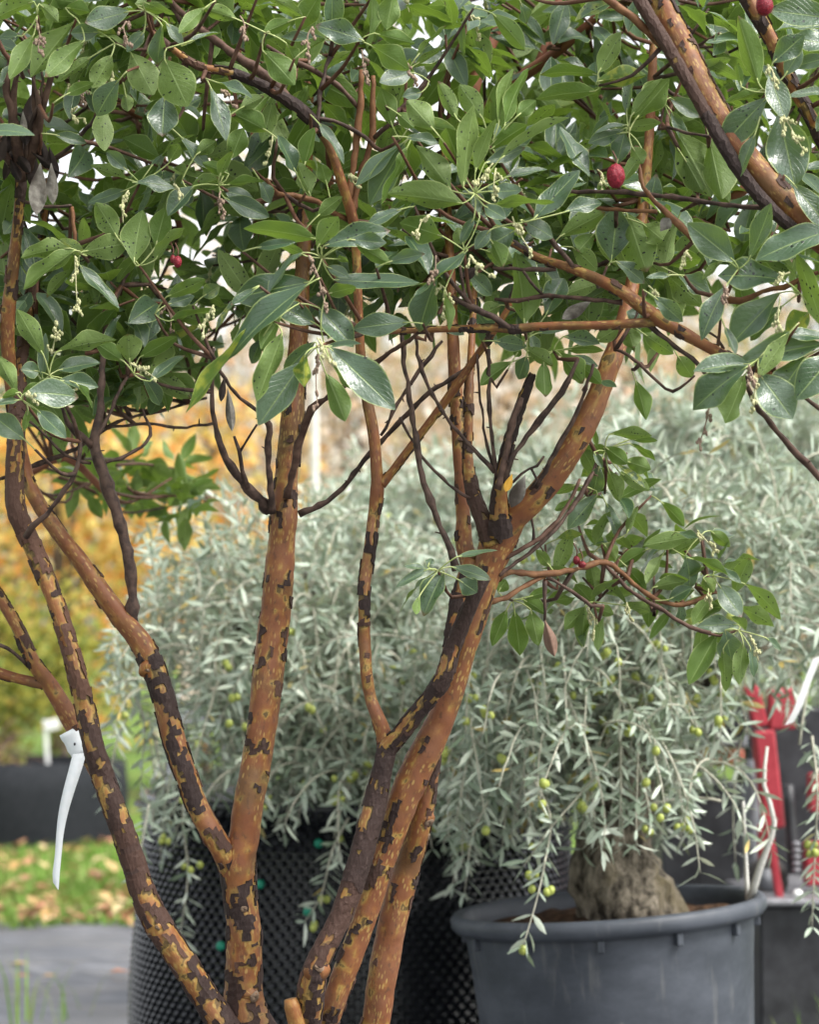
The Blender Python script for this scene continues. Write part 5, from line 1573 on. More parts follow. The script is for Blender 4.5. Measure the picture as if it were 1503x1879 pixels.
# ------------------------------------------------------------------ the arbutus: leaves read off the photograph
# base x, y, tip x, y, width, side shown (U upper, L lower), one list per bunch with its distance
HERO = [
 (3.50, [(135, 42, 58, 138, 43, 'L'), (62, 65, 20, 142, 29, 'L'), (155, 75, 78, 142, 36, 'L'), (168, 105, 106, 149, 26, 'L'), (237, 22, 158, 44, 40, 'U'), (182, 60, 132, 62, 32, 'U'),
   (298, 48, 286, 120, 32, 'U'), (264, 60, 234, 92, 28, 'U'), (240, 98, 278, 172, 54, 'L'), (302, 110, 342, 194, 66, 'L'), (205, 102, 170, 160, 38, 'L'), (218, 148, 170, 212, 40, 'U'),
   (62, 4, -12, 26, 34, 'L'), (72, 8, 110, 40, 26, 'L'), (378, 14, 325, 61, 25, 'L'), (345, 78, 402, 60, 11, 'U'), (304, 42, 334, 82, 17, 'U'), (40, 68, -8, 62, 12, 'U'), (20, 118, 2, 160, 17, 'U'), (120, 175, 168, 150, 22, 'L'),
   (250, 10, 300, 22, 22, 'L'), (265, 5, 318, 28, 16, 'L'), (120, 15, 165, 20, 22, 'L')]),
 (3.62, [(192, 192, 184, 284, 33, 'L'), (302, 178, 298, 248, 53, 'U'), (230, 172, 236, 206, 26, 'L'), (234, 314, 197, 280, 28, 'U'), (238, 331, 168, 308, 17, 'L'), (243, 335, 322, 334, 17, 'U'),
   (356, 342, 310, 394, 34, 'U'), (348, 348, 400, 328, 27, 'L'), (100, 248, 157, 262, 22, 'U'), (330, 250, 385, 310, 18, 'U'), (275, 310, 340, 228, 10, 'U'), (310, 300, 330, 262, 26, 'L'), (230, 350, 165, 372, 26, 'U'), (360, 285, 395, 260, 30, 'L')]),
 (3.56, [(434, 36, 376, 16, 37, 'L'), (498, -4, 554, 29, 27, 'L'), (537, 38, 484, 60, 30, 'L'), (588, -12, 548, 58, 38, 'L'), (608, -30, 614, 66, 37, 'U'), (668, 76, 582, 42, 38, 'U'), (682, -14, 687, 92, 26, 'L'),
   (722, -12, 708, 54, 40, 'L'), (688, 62, 758, 82, 24, 'L'), (680, 84, 750, 126, 33, 'L'), (482, 94, 541, 155, 45, 'L'), (386, 160, 420, 252, 23, 'U'), (398, 152, 462, 174, 12, 'U'), (560, 92, 592, 70, 20, 'L'), (495, 60, 470, 75, 18, 'U'), (600, 75, 520, 72, 22, 'U'), (525, 80, 545, 118, 20, 'L')]),
 (3.6, [(490, 241, 427, 206, 42, 'L'), (424, 292, 446, 238, 36, 'L'), (402, 326, 421, 272, 21, 'L'), (409, 336, 366, 332, 30, 'L'), (408, 350, 464, 362, 25, 'U'), (412, 364, 492, 397, 37, 'U'), (543, 317, 511, 252, 35, 'U'),
   (558, 306, 578, 238, 31, 'L'), (584, 226, 636, 292, 25, 'U'), (720, 232, 700, 165, 35, 'L'), (757, 134, 698, 152, 35, 'U'), (774, 170, 740, 178, 28, 'U'), (752, 232, 775, 190, 32, 'L'), (728, 208, 760, 234, 27, 'L'), (475, 328, 500, 372, 22, 'U'),
   (412, 340, 482, 332, 12, 'L'), (420, 320, 375, 300, 26, 'L'), (440, 200, 482, 178, 26, 'L'), (570, 360, 545, 300, 30, 'L'), (600, 340, 590, 300, 26, 'L'), (580, 400, 625, 360, 22, 'L')]),
 (3.5, [(743, 264, 679, 372, 47, 'U'), (741, 262, 657, 338, 15, 'U'), (748, 270, 705, 372, 26, 'L')]),
 (3.66, [(904, 26, 972, 94, 42, 'L'), (764, 106, 811, 45, 15, 'L'), (762, 120, 809, 88, 17, 'L'), (850, 40, 848, 105, 18, 'U'), (955, 5, 970, 45, 18, 'U')]),
 (3.52, [(1097, 138, 991, 122, 27, 'L'), (1092, 168, 984, 174, 45, 'L'), (1098, 134, 1142, 62, 42, 'L'), (1096, 150, 1182, 138, 37, 'L'), (1150, 209, 1161, 124, 27, 'U'), (1158, 214, 1211, 147, 28, 'L'),
   (1166, 220, 1228, 150, 40, 'L'), (1150, 236, 1208, 224, 24, 'L'), (1148, 236, 1078, 268, 16, 'U'), (1132, 302, 1146, 248, 34, 'U'), (1128, 235, 1098, 180, 12, 'L'), (1150, 230, 1095, 240, 14, 'U'), (1140, 245, 1085, 255, 26, 'U'), (1160, 270, 1180, 300, 30, 'L'), (1180, 280, 1145, 330, 26, 'L')]),
 (3.46, [(886, 218, 843, 158, 40, 'L'), (838, 218, 803, 152, 32, 'L'), (797, 240, 748, 188, 47, 'L'), (846, 312, 820, 230, 52, 'L'), (828, 350, 769, 270, 43, 'L'), (849, 374, 717, 352, 60, 'L'), (850, 344, 862, 196, 36, 'L'),
   (872, 318, 894, 214, 24, 'L'), (918, 292, 1032, 207, 24, 'L'), (925, 234, 953, 128, 22, 'L'), (915, 230, 926, 128, 10, 'L'), (948, 215, 982, 186, 27, 'L'), (928, 326, 1003, 309, 19, 'U'), (980, 402, 1060, 314, 45, 'U'), (903, 376, 1014, 364, 22, 'L'), (898, 352, 957, 352, 25, 'U'), (888, 378, 924, 398, 28, 'U'),
   (1036, 390, 1107, 364, 27, 'U'), (745, 252, 802, 262, 23, 'U'), (900, 275, 965, 225, 32, 'L'), (905, 285, 990, 235, 26, 'U'), (910, 282, 870, 225, 22, 'L'), (812, 434, 738, 410, 42, 'L'), (890, 300, 960, 275, 26, 'U'), (880, 400, 870, 345, 16, 'U')]),
 (3.42, [(1392, 154, 1354, 34, 54, 'L'), (1408, 180, 1317, 272, 48, 'U'), (1412, 138, 1442, 214, 42, 'U'), (1430, 208, 1457, 338, 78, 'U'), (1386, 246, 1354, 324, 27, 'U'), (1418, 116, 1474, 66, 40, 'U'), (1535, 36, 1416, 20, 58, 'U'), (1530, 86, 1460, 66, 38, 'U'), (1530, 104, 1454, 124, 24, 'U'), (1456, 338, 1525, 420, 44, 'U'),
   (1520, 168, 1448, 174, 22, 'U'), (1440, 140, 1470, 90, 30, 'U'), (1360, 160, 1355, 118, 14, 'L'), (1400, 165, 1335, 190, 18, 'L'), (1530, 190, 1500, 240, 30, 'U')]),
 (3.56, [(1240, 240, 1306, 358, 76, 'L'), (1300, 250, 1322, 360, 60, 'L'), (1282, 112, 1368, 142, 28, 'L'), (1232, 205, 1262, 268, 30, 'U'), (1285, 130, 1340, 108, 26, 'L'), (1255, 290, 1290, 352, 50, 'L'), (1310, 340, 1340, 372, 26, 'L'), (1230, 180, 1285, 215, 34, 'U')]),
 (3.6, [(137, 460, 45, 528, 48, 'L'), (128, 456, 38, 462, 36, 'L'), (152, 462, 236, 448, 43, 'L'), (145, 486, 214, 568, 30, 'U'), (80, 652, 32, 572, 34, 'L'), (78, 694, 82, 613, 25, 'U'), (104, 646, 207, 612, 23, 'L'), (106, 680, 182, 660, 38, 'U'),
   (72, 682, 40, 678, 36, 'U'), (108, 698, 180, 706, 28, 'U'), (140, 704, 178, 748, 16, 'L'), (215, 436, 178, 374, 43, 'L'), (246, 482, 252, 392, 46, 'L'), (286, 452, 302, 382, 37, 'L'), (284, 478, 332, 408, 30, 'L'), (160, 470, 110, 440, 22, 'L')]),
 (3.54, [(46, 722, 146, 718, 44, 'U'), (54, 745, 117, 776, 20, 'L'), (68, 752, 119, 802, 32, 'U'), (32, 724, -6, 655, 27, 'L'), (44, 806, -12, 764, 42, 'U'), (40, 726, 78, 706, 24, 'L'), (34, 734, -12, 742, 18, 'U'), (52, 752, 44, 790, 14, 'L'), (36, 720, 6, 728, 18, 'L')]),
 (3.64, [(238, 666, 235, 611, 45, 'L'), (256, 656, 322, 618, 31, 'L'), (228, 664, 172, 628, 26, 'L'), (306, 545, 374, 516, 30, 'L'), (310, 590, 398, 558, 22, 'L'), (276, 700, 335, 640, 26, 'U'), (262, 690, 300, 745, 30, 'U'), (305, 560, 355, 545, 22, 'U'), (372, 545, 402, 525, 30, 'U')]),
 (3.44, [(580, 439, 450, 408, 46, 'L'), (582, 456, 617, 394, 32, 'L'), (594, 452, 714, 412, 40, 'U'), (642, 440, 706, 446, 28, 'U'), (568, 518, 424, 542, 56, 'U'), (556, 464, 480, 526, 18, 'U'), (578, 594, 500, 554, 48, 'U'), (586, 566, 648, 634, 60, 'U'), (612, 514, 764, 524, 40, 'U'), (600, 540, 652, 526, 28, 'L'),
   (750, 592, 648, 598, 38, 'U'), (738, 384, 674, 408, 20, 'U'), (712, 482, 774, 464, 23, 'U'), (650, 446, 714, 484, 28, 'L'), (618, 476, 644, 474, 18, 'L'), (560, 470, 505, 440, 22, 'L'), (470, 455, 540, 445, 24, 'U'), (600, 490, 640, 506, 24, 'U')]),
 (3.40, [(566, 522, 404, 636, 42, 'U'), (470, 594, 345, 750, 34, 'L'), (578, 628, 511, 686, 29, 'U'), (556, 664, 478, 776, 64, 'U'), (518, 612, 474, 732, 52, 'L'), (516, 580, 474, 642, 36, 'L'), (480, 622, 460, 668, 28, 'U'), (604, 638, 722, 744, 58, 'U'), (600, 636, 662, 634, 18, 'U'), (598, 686, 638, 774, 46, 'L'), (605, 660, 655, 715, 30, 'L'), (560, 650, 552, 705, 26, 'L'), (440, 545, 385, 600, 14, 'U'), (470, 530, 425, 560, 18, 'U')]),
 (3.46, [(858, 460, 767, 546, 25, 'U'), (802, 508, 763, 608, 46, 'U'), (944, 424, 896, 452, 46, 'U'), (958, 404, 1018, 436, 38, 'U'), (900, 422, 872, 456, 26, 'U'), (815, 535, 822, 604, 14, 'L'), (850, 450, 840, 420, 30, 'L'), (870, 400, 845, 445, 22, 'U'), (900, 440, 930, 490, 30, 'L')]),
 (3.58, [(962, 594, 956, 468, 70, 'L'), (1002, 578, 1034, 508, 50, 'U'), (1028, 434, 1107, 392, 42, 'L'), (1122, 478, 1134, 386, 64, 'U'), (1050, 454, 1102, 496, 32, 'L'), (1034, 542, 1098, 518, 30, 'L'), (920, 560, 880, 580, 36, 'L'), (860, 500, 900, 540, 36, 'U'), (1000, 500, 1002, 532, 24, 'L'), (890, 460, 940, 480, 34, 'L'), (1090, 430, 1060, 462, 36, 'L'), (1150, 392, 1184, 494, 70, 'L'), (1242, 408, 1214, 488, 37, 'L'), (1245, 505, 1302, 536, 30, 'U'), (1190, 480, 1225, 510, 34, 'L'), (1130, 480, 1190, 515, 26, 'U'), (1180, 412, 1215, 440, 44, 'L')]),
 (3.62, [(1034, 618, 1098, 630, 25, 'U'), (1040, 642, 1104, 640, 21, 'L'), (1092, 628, 1134, 602, 30, 'L'), (940, 664, 873, 704, 27, 'L'), (966, 654, 952, 694, 32, 'U'), (998, 664, 998, 732, 30, 'L'), (1026, 648, 1072, 702, 38, 'L'), (1060, 668, 1108, 702, 24, 'L'), (1098, 698, 1130, 710, 9, 'U'), (972, 610, 986, 652, 17, 'U'), (908, 626, 964, 634, 26, 'U'), (962, 640, 1014, 668, 28, 'L'), (985, 612, 1042, 602, 18, 'U'), (945, 655, 955, 640, 18, 'L'), (1040, 655, 1100, 670, 20, 'U'), (808, 600, 850, 612, 14, 'U'), (1180, 612, 1234, 648, 36, 'L'), (1244, 654, 1272, 692, 38, 'L'), (1166, 698, 1188, 767, 30, 'L'), (1180, 556, 1168, 602, 44, 'U'), (1212, 620, 1190, 680, 26, 'L'), (1150, 600, 1165, 640, 36, 'L')]),
 (3.40, [(1348, 480, 1267, 412, 55, 'U'), (1374, 478, 1420, 378, 27, 'U'), (1524, 424, 1388, 462, 64, 'U'), (1437, 514, 1320, 494, 47, 'U'), (1332, 526, 1282, 612, 35, 'U'), (1432, 538, 1342, 632, 50, 'U'), (1436, 562, 1378, 622, 38, 'U'), (1512, 604, 1466, 470, 42, 'L'), (1484, 574, 1443, 612, 46, 'L'), (1324, 478, 1290, 512, 12, 'L'), (1200, 545, 1254, 590, 32, 'U'), (1232, 505, 1188, 510, 14, 'U'), (1330, 600, 1348, 652, 22, 'U')]),
 (3.36, [(1514, 632, 1353, 654, 56, 'U'), (1374, 668, 1278, 674, 48, 'U'), (1370, 674, 1262, 744, 56, 'U'), (1366, 690, 1336, 774, 46, 'L'), (1394, 688, 1454, 764, 72, 'U'), (1478, 655, 1424, 730, 50, 'U'), (1534, 648, 1462, 728, 62, 'U'), (1440, 615, 1530, 612, 30, 'U'), (1450, 610, 1390, 690, 26, 'L')]),
 (3.86, [(1212, 920, 1264, 964, 21, 'L'), (1112, 923, 1140, 988, 25, 'U'), (1272, 984, 1186, 1001, 29, 'L'), (1240, 976, 1280, 986, 11, 'U'), (1304, 974, 1338, 1002, 27, 'L'), (1188, 1008, 1132, 1036, 27, 'L'), (1258, 1018, 1276, 1084, 38, 'U'), (1318, 1072, 1360, 1130, 42, 'U'), (1366, 1071, 1445, 1124, 21, 'L'), (1355, 1146, 1283, 1145, 27, 'U'), (1330, 1156, 1346, 1218, 43, 'U'), (1316, 1162, 1267, 1252, 52, 'L'), (1327, 1190, 1332, 1265, 29, 'L'), (1364, 1180, 1354, 1252, 31, 'L'), (1376, 1186, 1388, 1242, 18, 'U'),
   (1228, 1100, 1268, 1078, 31, 'U'), (1198, 1078, 1258, 1064, 27, 'L'), (1302, 1098, 1268, 1142, 31, 'L'), (1264, 1024, 1338, 1042, 17, 'L'), (1318, 1040, 1360, 1066, 15, 'U'), (1074, 1112, 1068, 1184, 28, 'L'), (1076, 1114, 1034, 1152, 27, 'L'), (1090, 1114, 1128, 1126, 21, 'L'), (1108, 998, 1132, 1028, 37, 'L'), (1082, 1028, 1094, 1084, 31, 'L'), (1150, 1040, 1185, 1080, 30, 'L'), (1215, 1020, 1180, 1070, 26, 'L'), (1140, 1110, 1195, 1120, 22, 'L'), (1150, 980, 1170, 930, 18, 'L'), (1020, 990, 1070, 975, 16, 'L'), (1290, 990, 1230, 1010, 22, 'L'), (1405, 1170, 1435, 1192, 10, 'U'), (1290, 1060, 1310, 1085, 30, 'L')]),
 (3.78, [(944, 1122, 956, 1198, 33, 'L'), (930, 1118, 904, 1182, 27, 'L'), (974, 1118, 986, 1182, 29, 'L'), (914, 1086, 928, 1064, 27, 'L'), (960, 1100, 1000, 1120, 24, 'L'), (970, 1095, 1010, 1085, 22, 'L'), (1010, 1040, 985, 1010, 24, 'L'), (1100, 856, 1087, 908, 34, 'U'), (1116, 862, 1142, 918, 28, 'L'), (1148, 846, 1193, 860, 32, 'L'), (1134, 853, 1182, 892, 17, 'U'), (1138, 868, 1192, 900, 24, 'L'), (1118, 797, 1194, 794, 17, 'L'), (1158, 806, 1205, 808, 13, 'L'), (1156, 814, 1203, 838, 12, 'L'), (1096, 908, 1043, 968, 36, 'U'), (1110, 820, 1150, 850, 28, 'L'), (1090, 830, 1105, 855, 14, 'U'), (1060, 920, 1020, 935, 22, 'L'), (1080, 770, 1095, 820, 14, 'L'), (1055, 890, 1020, 905, 20, 'L')]),
 (3.54, [(786, 1044, 728, 1072, 21, 'U'), (815, 1048, 774, 1124, 44, 'U'), (770, 1093, 762, 1128, 15, 'L'), (786, 1058, 723, 1112, 12, 'U'), (842, 1064, 874, 1086, 34, 'U'), (838, 1022, 910, 1008, 14, 'U'), (828, 1040, 900, 1060, 20, 'U'), (785, 1040, 792, 1022, 14, 'U'), (785, 1045, 745, 1038, 12, 'U')]),
]
hb, ha, hsd, hn, hl, hw, hbend = [], [], [], [], [], [], []
petioles = []
for d0, leaves in HERO:
    for (bx, by, tx, ty, w, sd) in leaves:
        db = d0 + rng.uniform(-0.02, 0.02)
        dt = db + rng.uniform(-0.03, 0.025)
        Bp, Tp = P(bx, by, db), P(tx, ty, dt)
        L = np.linalg.norm(Tp - Bp)
        ax = (Tp - Bp) / L
        v = nrm(CAM - Bp)
        v = nrm(v - ax * (v @ ax))
        s0 = np.cross(ax, v)                       # side in the picture plane; cross(s0, ax) = v
        best = None
        ro = R(rng.uniform(12, 38))
        want = w * db / FPX
        W = want / math.cos(ro)
        if W > 0.6 * L:
            ro = R(10)
            W = want / math.cos(ro)
        if W < 0.3 * L:                            # a leaf seen edge on
            W = 0.34 * L
            ro = math.acos(min(0.97, want / W))
        for sg in (-1, 1):
            s = s0 * math.cos(ro * sg) + v * math.sin(ro * sg)
            nn = np.cross(s, ax)
            if sd == 'L':
                s, nn = -s, -nn
            if best is None or nn[2] > best[1][2]:
                best = (s, nn)
        hb.append(Bp); ha.append(ax); hsd.append(best[0]); hn.append(best[1]); hl.append(L * 1.05); hw.append(W * 1.1)
        hbend.append(rng.uniform(-0.24, 0.08))
hb, ha, hsd, hn = map(np.array, (hb, ha, hsd, hn))
hl, hw, hbend = map(np.array, (hl, hw, hbend))
nh = len(hb)
hr = rng.uniform(0, 1, nh)
V, UV, F = leaf_grid(hb, ha, hsd, hn, hl, hw, hbend, rng.uniform(0.08, 0.6, nh), rng.uniform(0.04, 0.2, nh), hr, 12, 6, 0.1)
# the tip stays where it was read off
tip = V[:, -4]
V = V + 0.0
order = np.argsort(-hl * hw)
npart = min(nh, 300)
print('hero leaves', nh)
leaf_objects('leaf', V[order[:npart]], UV[order[:npart]], F, hr[order[:npart]], M['leaf'], tree)
if nh > npart:
    leaf_stuff('small_leaves', V[order[npart:]], UV[order[npart:]], F, hr[order[npart:]], M['leaf'], tree, kind='stuff')
# leaf stalks meet in shoots, shoots run to the nearest branch
a = Acc()
sh = Acc()
samples = np.array(stem_samples)
root_pt = hb - ha * 0.02 - np.array([0, 0, 0.003])
left = list(range(nh))
while left:
    k0 = left[0]
    grp = [k for k in left if np.linalg.norm(root_pt[k] - root_pt[k0]) < 0.042]
    cen = root_pt[grp].mean(0)
    grp = [k for k in left if np.linalg.norm(root_pt[k] - cen) < 0.05] or [k0]
    cen = root_pt[grp].mean(0)
    left = [k for k in left if k not in grp]
    for k in grp:
        tube(a, catmull([cen, (cen + hb[k]) / 2 - ha[k] * 0.003, hb[k], hb[k] + ha[k] * 0.008], 0.006), 0.0011, 5)
    near = samples[np.argmin(np.linalg.norm(samples - cen + np.array([0, 0.03, 0.02]), axis=1))]
    if np.linalg.norm(near - cen) < 0.34:
        mid = (near + cen) / 2 + rng.normal(size=3) * 0.008 + np.array([0, 0.02, -0.012])
        Ct = catmull([near, mid, cen], 0.02)
        tube(sh, Ct, np.linspace(0.0038, 0.0019, len(Ct)), 6, rng.uniform(0, 0.7))
sh.build('leafy_shoots', M['twig'], tree, kind='stuff')
M['stalk'] = mat_noisy('pale_leaf_stalk', (0.3, 0.38, 0.12), (0.45, 0.48, 0.22), 60.0, 0.5)
a.build('leaf_stalks', M['stalk'], tree, kind='stuff')


# ------------------------------------------------------------------ the arbutus: the crown behind
def crown_low(x):
    """lowest photograph row the dense crown reaches in column x"""
    return np.interp(x, [-700, 0, 160, 260, 400, 520, 700, 800, 1000, 1150, 1260, 1330, 1503, 2200], [800, 700, 740, 700, 650, 590, 585, 590, 620, 610, 560, 510, 500, 500])


ros = []
def rosette_at(x, y, d, scale=1.0, nl=None):
    ros.append((P(x, y, d), scale, nl or rng.integers(6, 11)))


cnt = 0
while cnt < 390:                               # in view
    x, y = rng.uniform(-60, 1560), rng.uniform(-60, 780)
    if y > crown_low(x) - 25:
        continue
    d = 3.78 + 0.95 * rng.uniform() ** 1.1
    if d < 3.72:
        continue
    rosette_at(x, y, d)
    cnt += 1
for _ in range(105):                           # round about: above, to the sides and nearer the lens, out of the picture
    x, y = rng.uniform(-800, 2300), rng.uniform(-1000, 450)
    if -90 < x < 1590 and y > -90:
        continue
    rosette_at(x, y, rng.uniform(3.3, 4.7))
for _ in range(14):                            # leaves of the far side that hang low on the left
    rosette_at(rng.uniform(130, 340), rng.uniform(790, 940), rng.uniform(4.9, 5.3), 0.8)
for _ in range(20):
    rosette_at(rng.uniform(-40, 380), rng.uniform(500, 740), rng.uniform(3.85, 4.3))

for x, y in ((1110, 1005), (1160, 1000), (1235, 985), (1290, 990), (1200, 1055), (1270, 1060), (1240, 1110), (1070, 1060), (960, 1100), (1080, 1120), (1130, 868), (1150, 832), (1110, 905), (1060, 960), (1320, 1120), (1345, 1090)):
    rosette_at(x, y, rng.uniform(3.87, 3.96), 0.72, rng.integers(4, 7))

lb, la, ls, ln_, ll, lw, lbend = [], [], [], [], [], [], []
tw = Acc()
panicle_spots = []
for c, scv, nl in ros:
    near = samples[np.argmin(np.linalg.norm(samples - c, axis=1))]
    dist = np.linalg.norm(near - c)
    if dist > 0.45:
        near = c + nrm(near - c) * 0.3
    ax = nrm(nrm(c - near) * 0.6 + [0, 0, 0.45] + rng.normal(size=3) * 0.35)
    mid = (c + near) / 2 - ax * 0.03 + rng.normal(size=3) * 0.015
    Ct = catmull([near, mid, c], 0.03)
    tube(tw, Ct, np.linspace(0.004, 0.002, len(Ct)), 5, rng.uniform(0, 0.8))
    e1 = nrm(np.cross(ax, [0.3, 0.8, 0.2]))
    e2 = np.cross(ax, e1)
    a0 = rng.uniform(0, 6.28)
    for k in range(nl):
        an = a0 + k * 2.4
        el = rng.uniform(-0.35, 0.75)
        di = nrm((math.cos(an) * e1 + math.sin(an) * e2) * math.cos(el) + ax * math.sin(el) + np.array([0, 0, -0.1]))
        L = rng.uniform(0.06, 0.108) * scv
        up = nrm(ax * 0.7 + np.array([0, 0, 0.6]) + rng.normal(size=3) * 0.35)
        sd = nrm(np.cross(di, up))
        lb.append(c + di * 0.014 - ax * rng.uniform(0, 0.05)); la.append(di); ls.append(sd); ln_.append(np.cross(sd, di))
        ll.append(L); lw.append(L * rng.uniform(0.36, 0.5)); lbend.append(rng.uniform(-0.42, 0.08))
    if rng.uniform() < 0.4:
        panicle_spots.append((c, ax))
tw.build('back_twigs', M['twig'], tree, kind='stuff')
lb, la, ls, ln_ = map(np.array, (lb, la, ls, ln_))
ll, lw, lbend = map(np.array, (ll, lw, lbend))
nb = len(lb)
br = rng.uniform(0, 1, nb)
V, UV, F = leaf_grid(lb, la, ls, ln_, ll, lw, lbend, rng.uniform(0.08, 0.6, nb), rng.uniform(0.02, 0.17, nb), br, 7, 4, 0.08)
leaf_stuff('foliage', V, UV, F, br, M['leaf'], tree, kind='stuff')
print('crown leaves', nb)


# ------------------------------------------------------------------ flower panicles, fruit, dead leaves
def panicle(c, di, ln, mat, nb=26):
    a = Acc()
    C = catmull([c, c + di * ln * 0.5 + rng.normal(size=3) * 0.004, c + di * ln + np.array([0, 0, -0.006])], 0.005)
    tube(a, C, np.linspace(0.0013, 0.0007, len(C)), 5)
    for k in range(max(4, nb // 5)):
        i = rng.integers(0, len(C))
        o = nrm(nrm(rng.normal(size=3)) * 0.8 + di * 0.9 + np.array([0, 0, -0.3]))
        l2 = rng.uniform(0.008, 0.018) * (1.1 - 0.6 * i / len(C))
        D = np.array([C[i], C[i] + o * l2 * 0.5, C[i] + o * l2 + np.array([0, 0, -0.002])])
        tube(a, D, 0.0008, 4, cap=False)
        for m in range(6):
            q = C[i] + o * l2 * (0.25 + 0.15 * m) + rng.normal(size=3) * 0.0011
            r = rng.uniform(0.0014, 0.0025)
            ball(a, q, (r, r, r * 1.5), sub=1)
    return a.build('flower_cluster', mat, tree)


PAN = [(66, 36, 70, 84, 3.47, 1), (232, 40, 236, 78, 3.46, 1), (440, 30, 446, 62, 3.53, 1), (574, 50, 566, 104, 3.53, 1), (664, 92, 676, 146, 3.56, 1), (740, 110, 760, 140, 3.56, 1), (236, 350, 226, 402, 3.58, 0), (138, 470, 142, 560, 3.56, 0),
       (95, 650, 104, 588, 3.56, 0), (48, 722, 62, 732, 3.52, 0), (240, 668, 290, 690, 3.6, 0), (392, 560, 374, 612, 3.4, 0), (566, 470, 598, 556, 3.4, 1), (582, 620, 610, 664, 3.36, 0), (584, 650, 582, 735, 3.36, 1), (905, 300, 868, 340, 3.42, 0), (910, 310, 905, 350, 3.42, 0),
       (940, 398, 975, 455, 3.44, 0), (788, 395, 766, 420, 3.44, 0), (862, 468, 904, 500, 3.42, 0), (800, 470, 790, 505, 3.44, 1), (805, 520, 812, 570, 3.46, 0), (1408, 120, 1422, 148, 3.38, 0), (1438, 212, 1474, 268, 3.36, 0), (1435, 215, 1440, 234, 3.36, 0), (1332, 520, 1336, 552, 3.37, 1),
       (1432, 545, 1428, 592, 3.36, 0), (1450, 500, 1436, 505, 3.36, 0), (1374, 670, 1386, 705, 3.31, 1), (1384, 690, 1382, 745, 3.31, 0), (1262, 460, 1258, 482, 3.4, 0), (1190, 525, 1206, 545, 3.44, 0), (1160, 640, 1000, 625, 3.6, 0), (1280, 975, 1312, 1008, 3.83, 0), (1375, 1165, 1392, 1205, 3.83, 0), (1078, 1115, 1088, 1160, 3.84, 0),
       (1300, 1080, 1305, 1110, 3.84, 0), (1150, 1105, 1155, 1130, 3.84, 0), (1302, 745, 1284, 805, 3.4, 1), (320, 340, 330, 350, 3.58, 0), (640, 320, 655, 335, 3.62, 0), (405, 165, 425, 185, 3.57, 1), (500, 250, 490, 290, 3.62, 0), (405, 352, 412, 385, 3.58, 1), (145, 150, 150, 178, 3.55, 1), (130, 205, 155, 210, 3.6, 0), (205, 130, 205, 155, 3.52, 0)]
for x0, y0, x1, y1, d, old in PAN:
    if x0 == 1160:
        continue
    p, q = P(x0, y0, d), P(x1, y1, d - 0.01)
    l = max(np.linalg.norm(q - p), 0.018)
    panicle(p, nrm(q - p), l, M['bud_old'] if old else M['bud'], int(14 + l * 420))
for c, ax in panicle_spots[:90]:
    panicle(c, nrm(ax * 0.3 + np.array([0, -0.3, -0.8])), 0.045, M['bud'] if rng.uniform() < 0.6 else M['bud_old'], 20)


def fruit(x, y, d, rx, rz, mat, stalk=None):
    a = Acc()
    kk = d / FPX
    c = P(x, y, d)
    ball(a, (0, 0, 0), np.array([rx, rx, rz]) * kk, rough=0.06, sub=4)
    me = a.mesh('fruit', mat, np.zeros(3))
    o = bpy.data.objects.new('fruit', me)
    o.location = Vector(c - TB)
    put(o, tree)
    a = Acc()
    top = c + np.array([0, 0, rz * kk * 0.95])
    tube(a, catmull([top, top + [0.001, 0, 0.008], top + [-0.004, 0.004, 0.02]], 0.004), 0.0011, 6)
    st = a.build('fruit_stalk', M['twig'], o, origin=c)
    return o


fruit(1130, 324, 3.42, 16.5, 22.5, M['fruit'])
fruit(1403, 11, 3.4, 15.5, 19, M['fruit'])
fruit(326, 481, 3.56, 7.5, 11, M['fruit'])
fruit(317, 476, 3.575, 5, 8, M['fruit_old'])
fruit(1058, 1028, 3.78, 6.5, 8, M['fruit_old'])
fruit(1068, 1036, 3.775, 7.5, 6.5, M['fruit_old'])


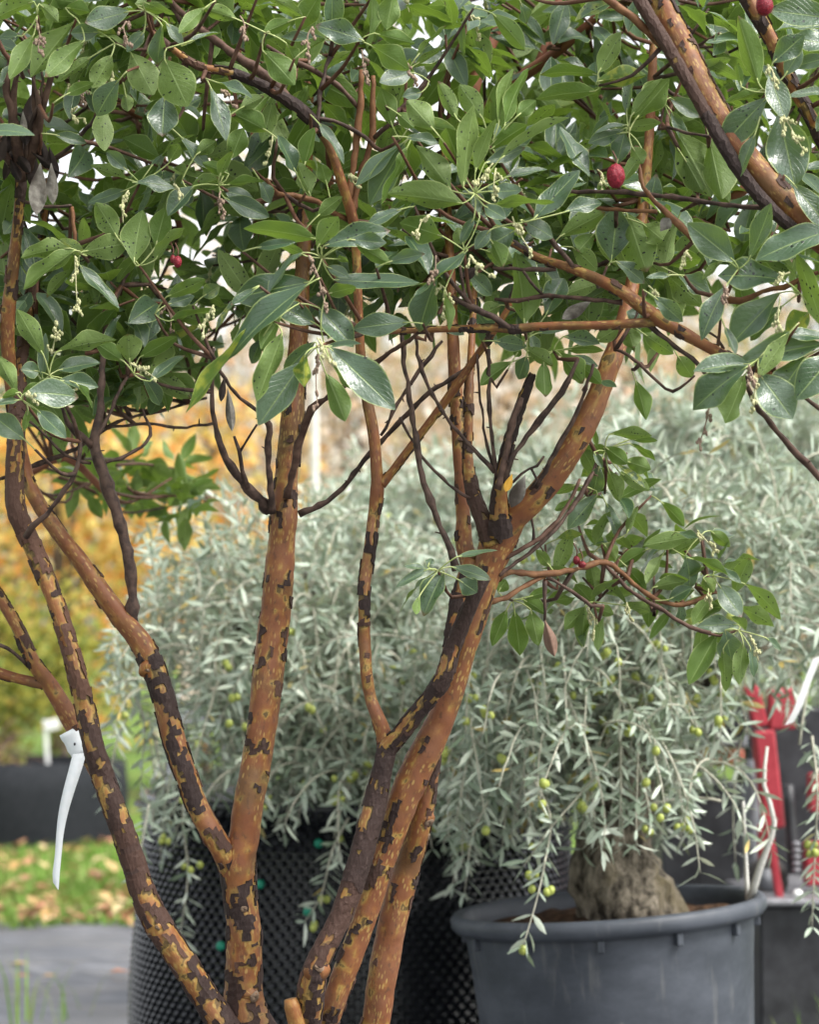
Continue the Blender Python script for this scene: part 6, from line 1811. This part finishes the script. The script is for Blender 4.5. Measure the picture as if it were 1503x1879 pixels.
def dead(bx, by, tx, ty, w, d, mat, curl=0.9):
    Bp, Tp = P(bx, by, d), P(tx, ty, d - 0.008)
    L = np.linalg.norm(Tp - Bp)
    ax = (Tp - Bp) / L
    v = nrm(CAM - Bp)
    v = nrm(v - ax * (v @ ax))
    s0 = np.cross(ax, v)
    V, UV, F = leaf_grid(Bp[None], ax[None], s0[None], v[None], np.array([L]), np.array([w * d / FPX / max(0.45, math.cos(curl))]), np.array([rng.uniform(-.15, .15)]), np.array([-curl]), np.array([0.12]), np.array([rng.uniform()]), 9, 6, 0.3)
    a = Acc()
    a.add(V[0], F, UV[0], 0.5)
    return a.build('dead_leaf', mat, tree, Bp)


for k in range(16):
    x0, y0 = rng.uniform(5, 85), rng.uniform(190, 300)
    an = rng.normal(1.57, 0.7)
    l_ = rng.uniform(35, 75)
    dead(x0, y0, x0 + math.cos(an) * l_, y0 + math.sin(an) * l_, rng.uniform(12, 26), rng.uniform(3.63, 3.7), M['dead_dark'], rng.uniform(0.5, 1.1))
for q in ((74, 300, 66, 402, 36, 3.62, 'dead_leaf', .25), (94, 300, 97, 376, 22, 3.61, 'dead_leaf', .3), (42, 200, 48, 268, 24, 3.62, 'dead_dark', .8), (42, 205, 44, 250, 14, 3.6, 'dead_leaf', .6), (20, 235, -6, 300, 26, 3.63, 'dead_dark', .4), (60, 170, 48, 230, 22, 3.66, 'dead_dark', .4), (30, 250, 20, 320, 24, 3.66, 'dead_dark', .4),
          (70, 245, 85, 310, 22, 3.66, 'dead_dark', .5), (58, 270, 60, 345, 28, 3.67, 'dead_dark', .4), (90, 270, 104, 330, 20, 3.64, 'dead_dark', .6), (12, 250, -6, 300, 22, 3.61, 'dead_dark', .5), (50, 220, 66, 280, 20, 3.67, 'dead_dark', .4),
          (964, 872, 938, 932, 30, 3.58, 'dead_leaf', .5), (940, 870, 928, 902, 15, 3.585, 'dead_gold', .4), (418, 712, 426, 792, 18, 3.64, 'dead_leaf', 1.0), (412, 690, 405, 740, 14, 3.63, 'dead_dark', 1.0),
          (1086, 552, 1028, 588, 26, 3.55, 'dead_leaf', .6), (1000, 1138, 1018, 1206, 26, 3.74, 'dead_brown', .9), (880, 490, 850, 510, 20, 3.5, 'dead_dark', .7), (1212, 425, 1230, 400, 24, 3.46, 'dead_leaf', .4)):
    dead(*q[:6], M[q[6]], q[7])

print('objects', len(bpy.data.objects))
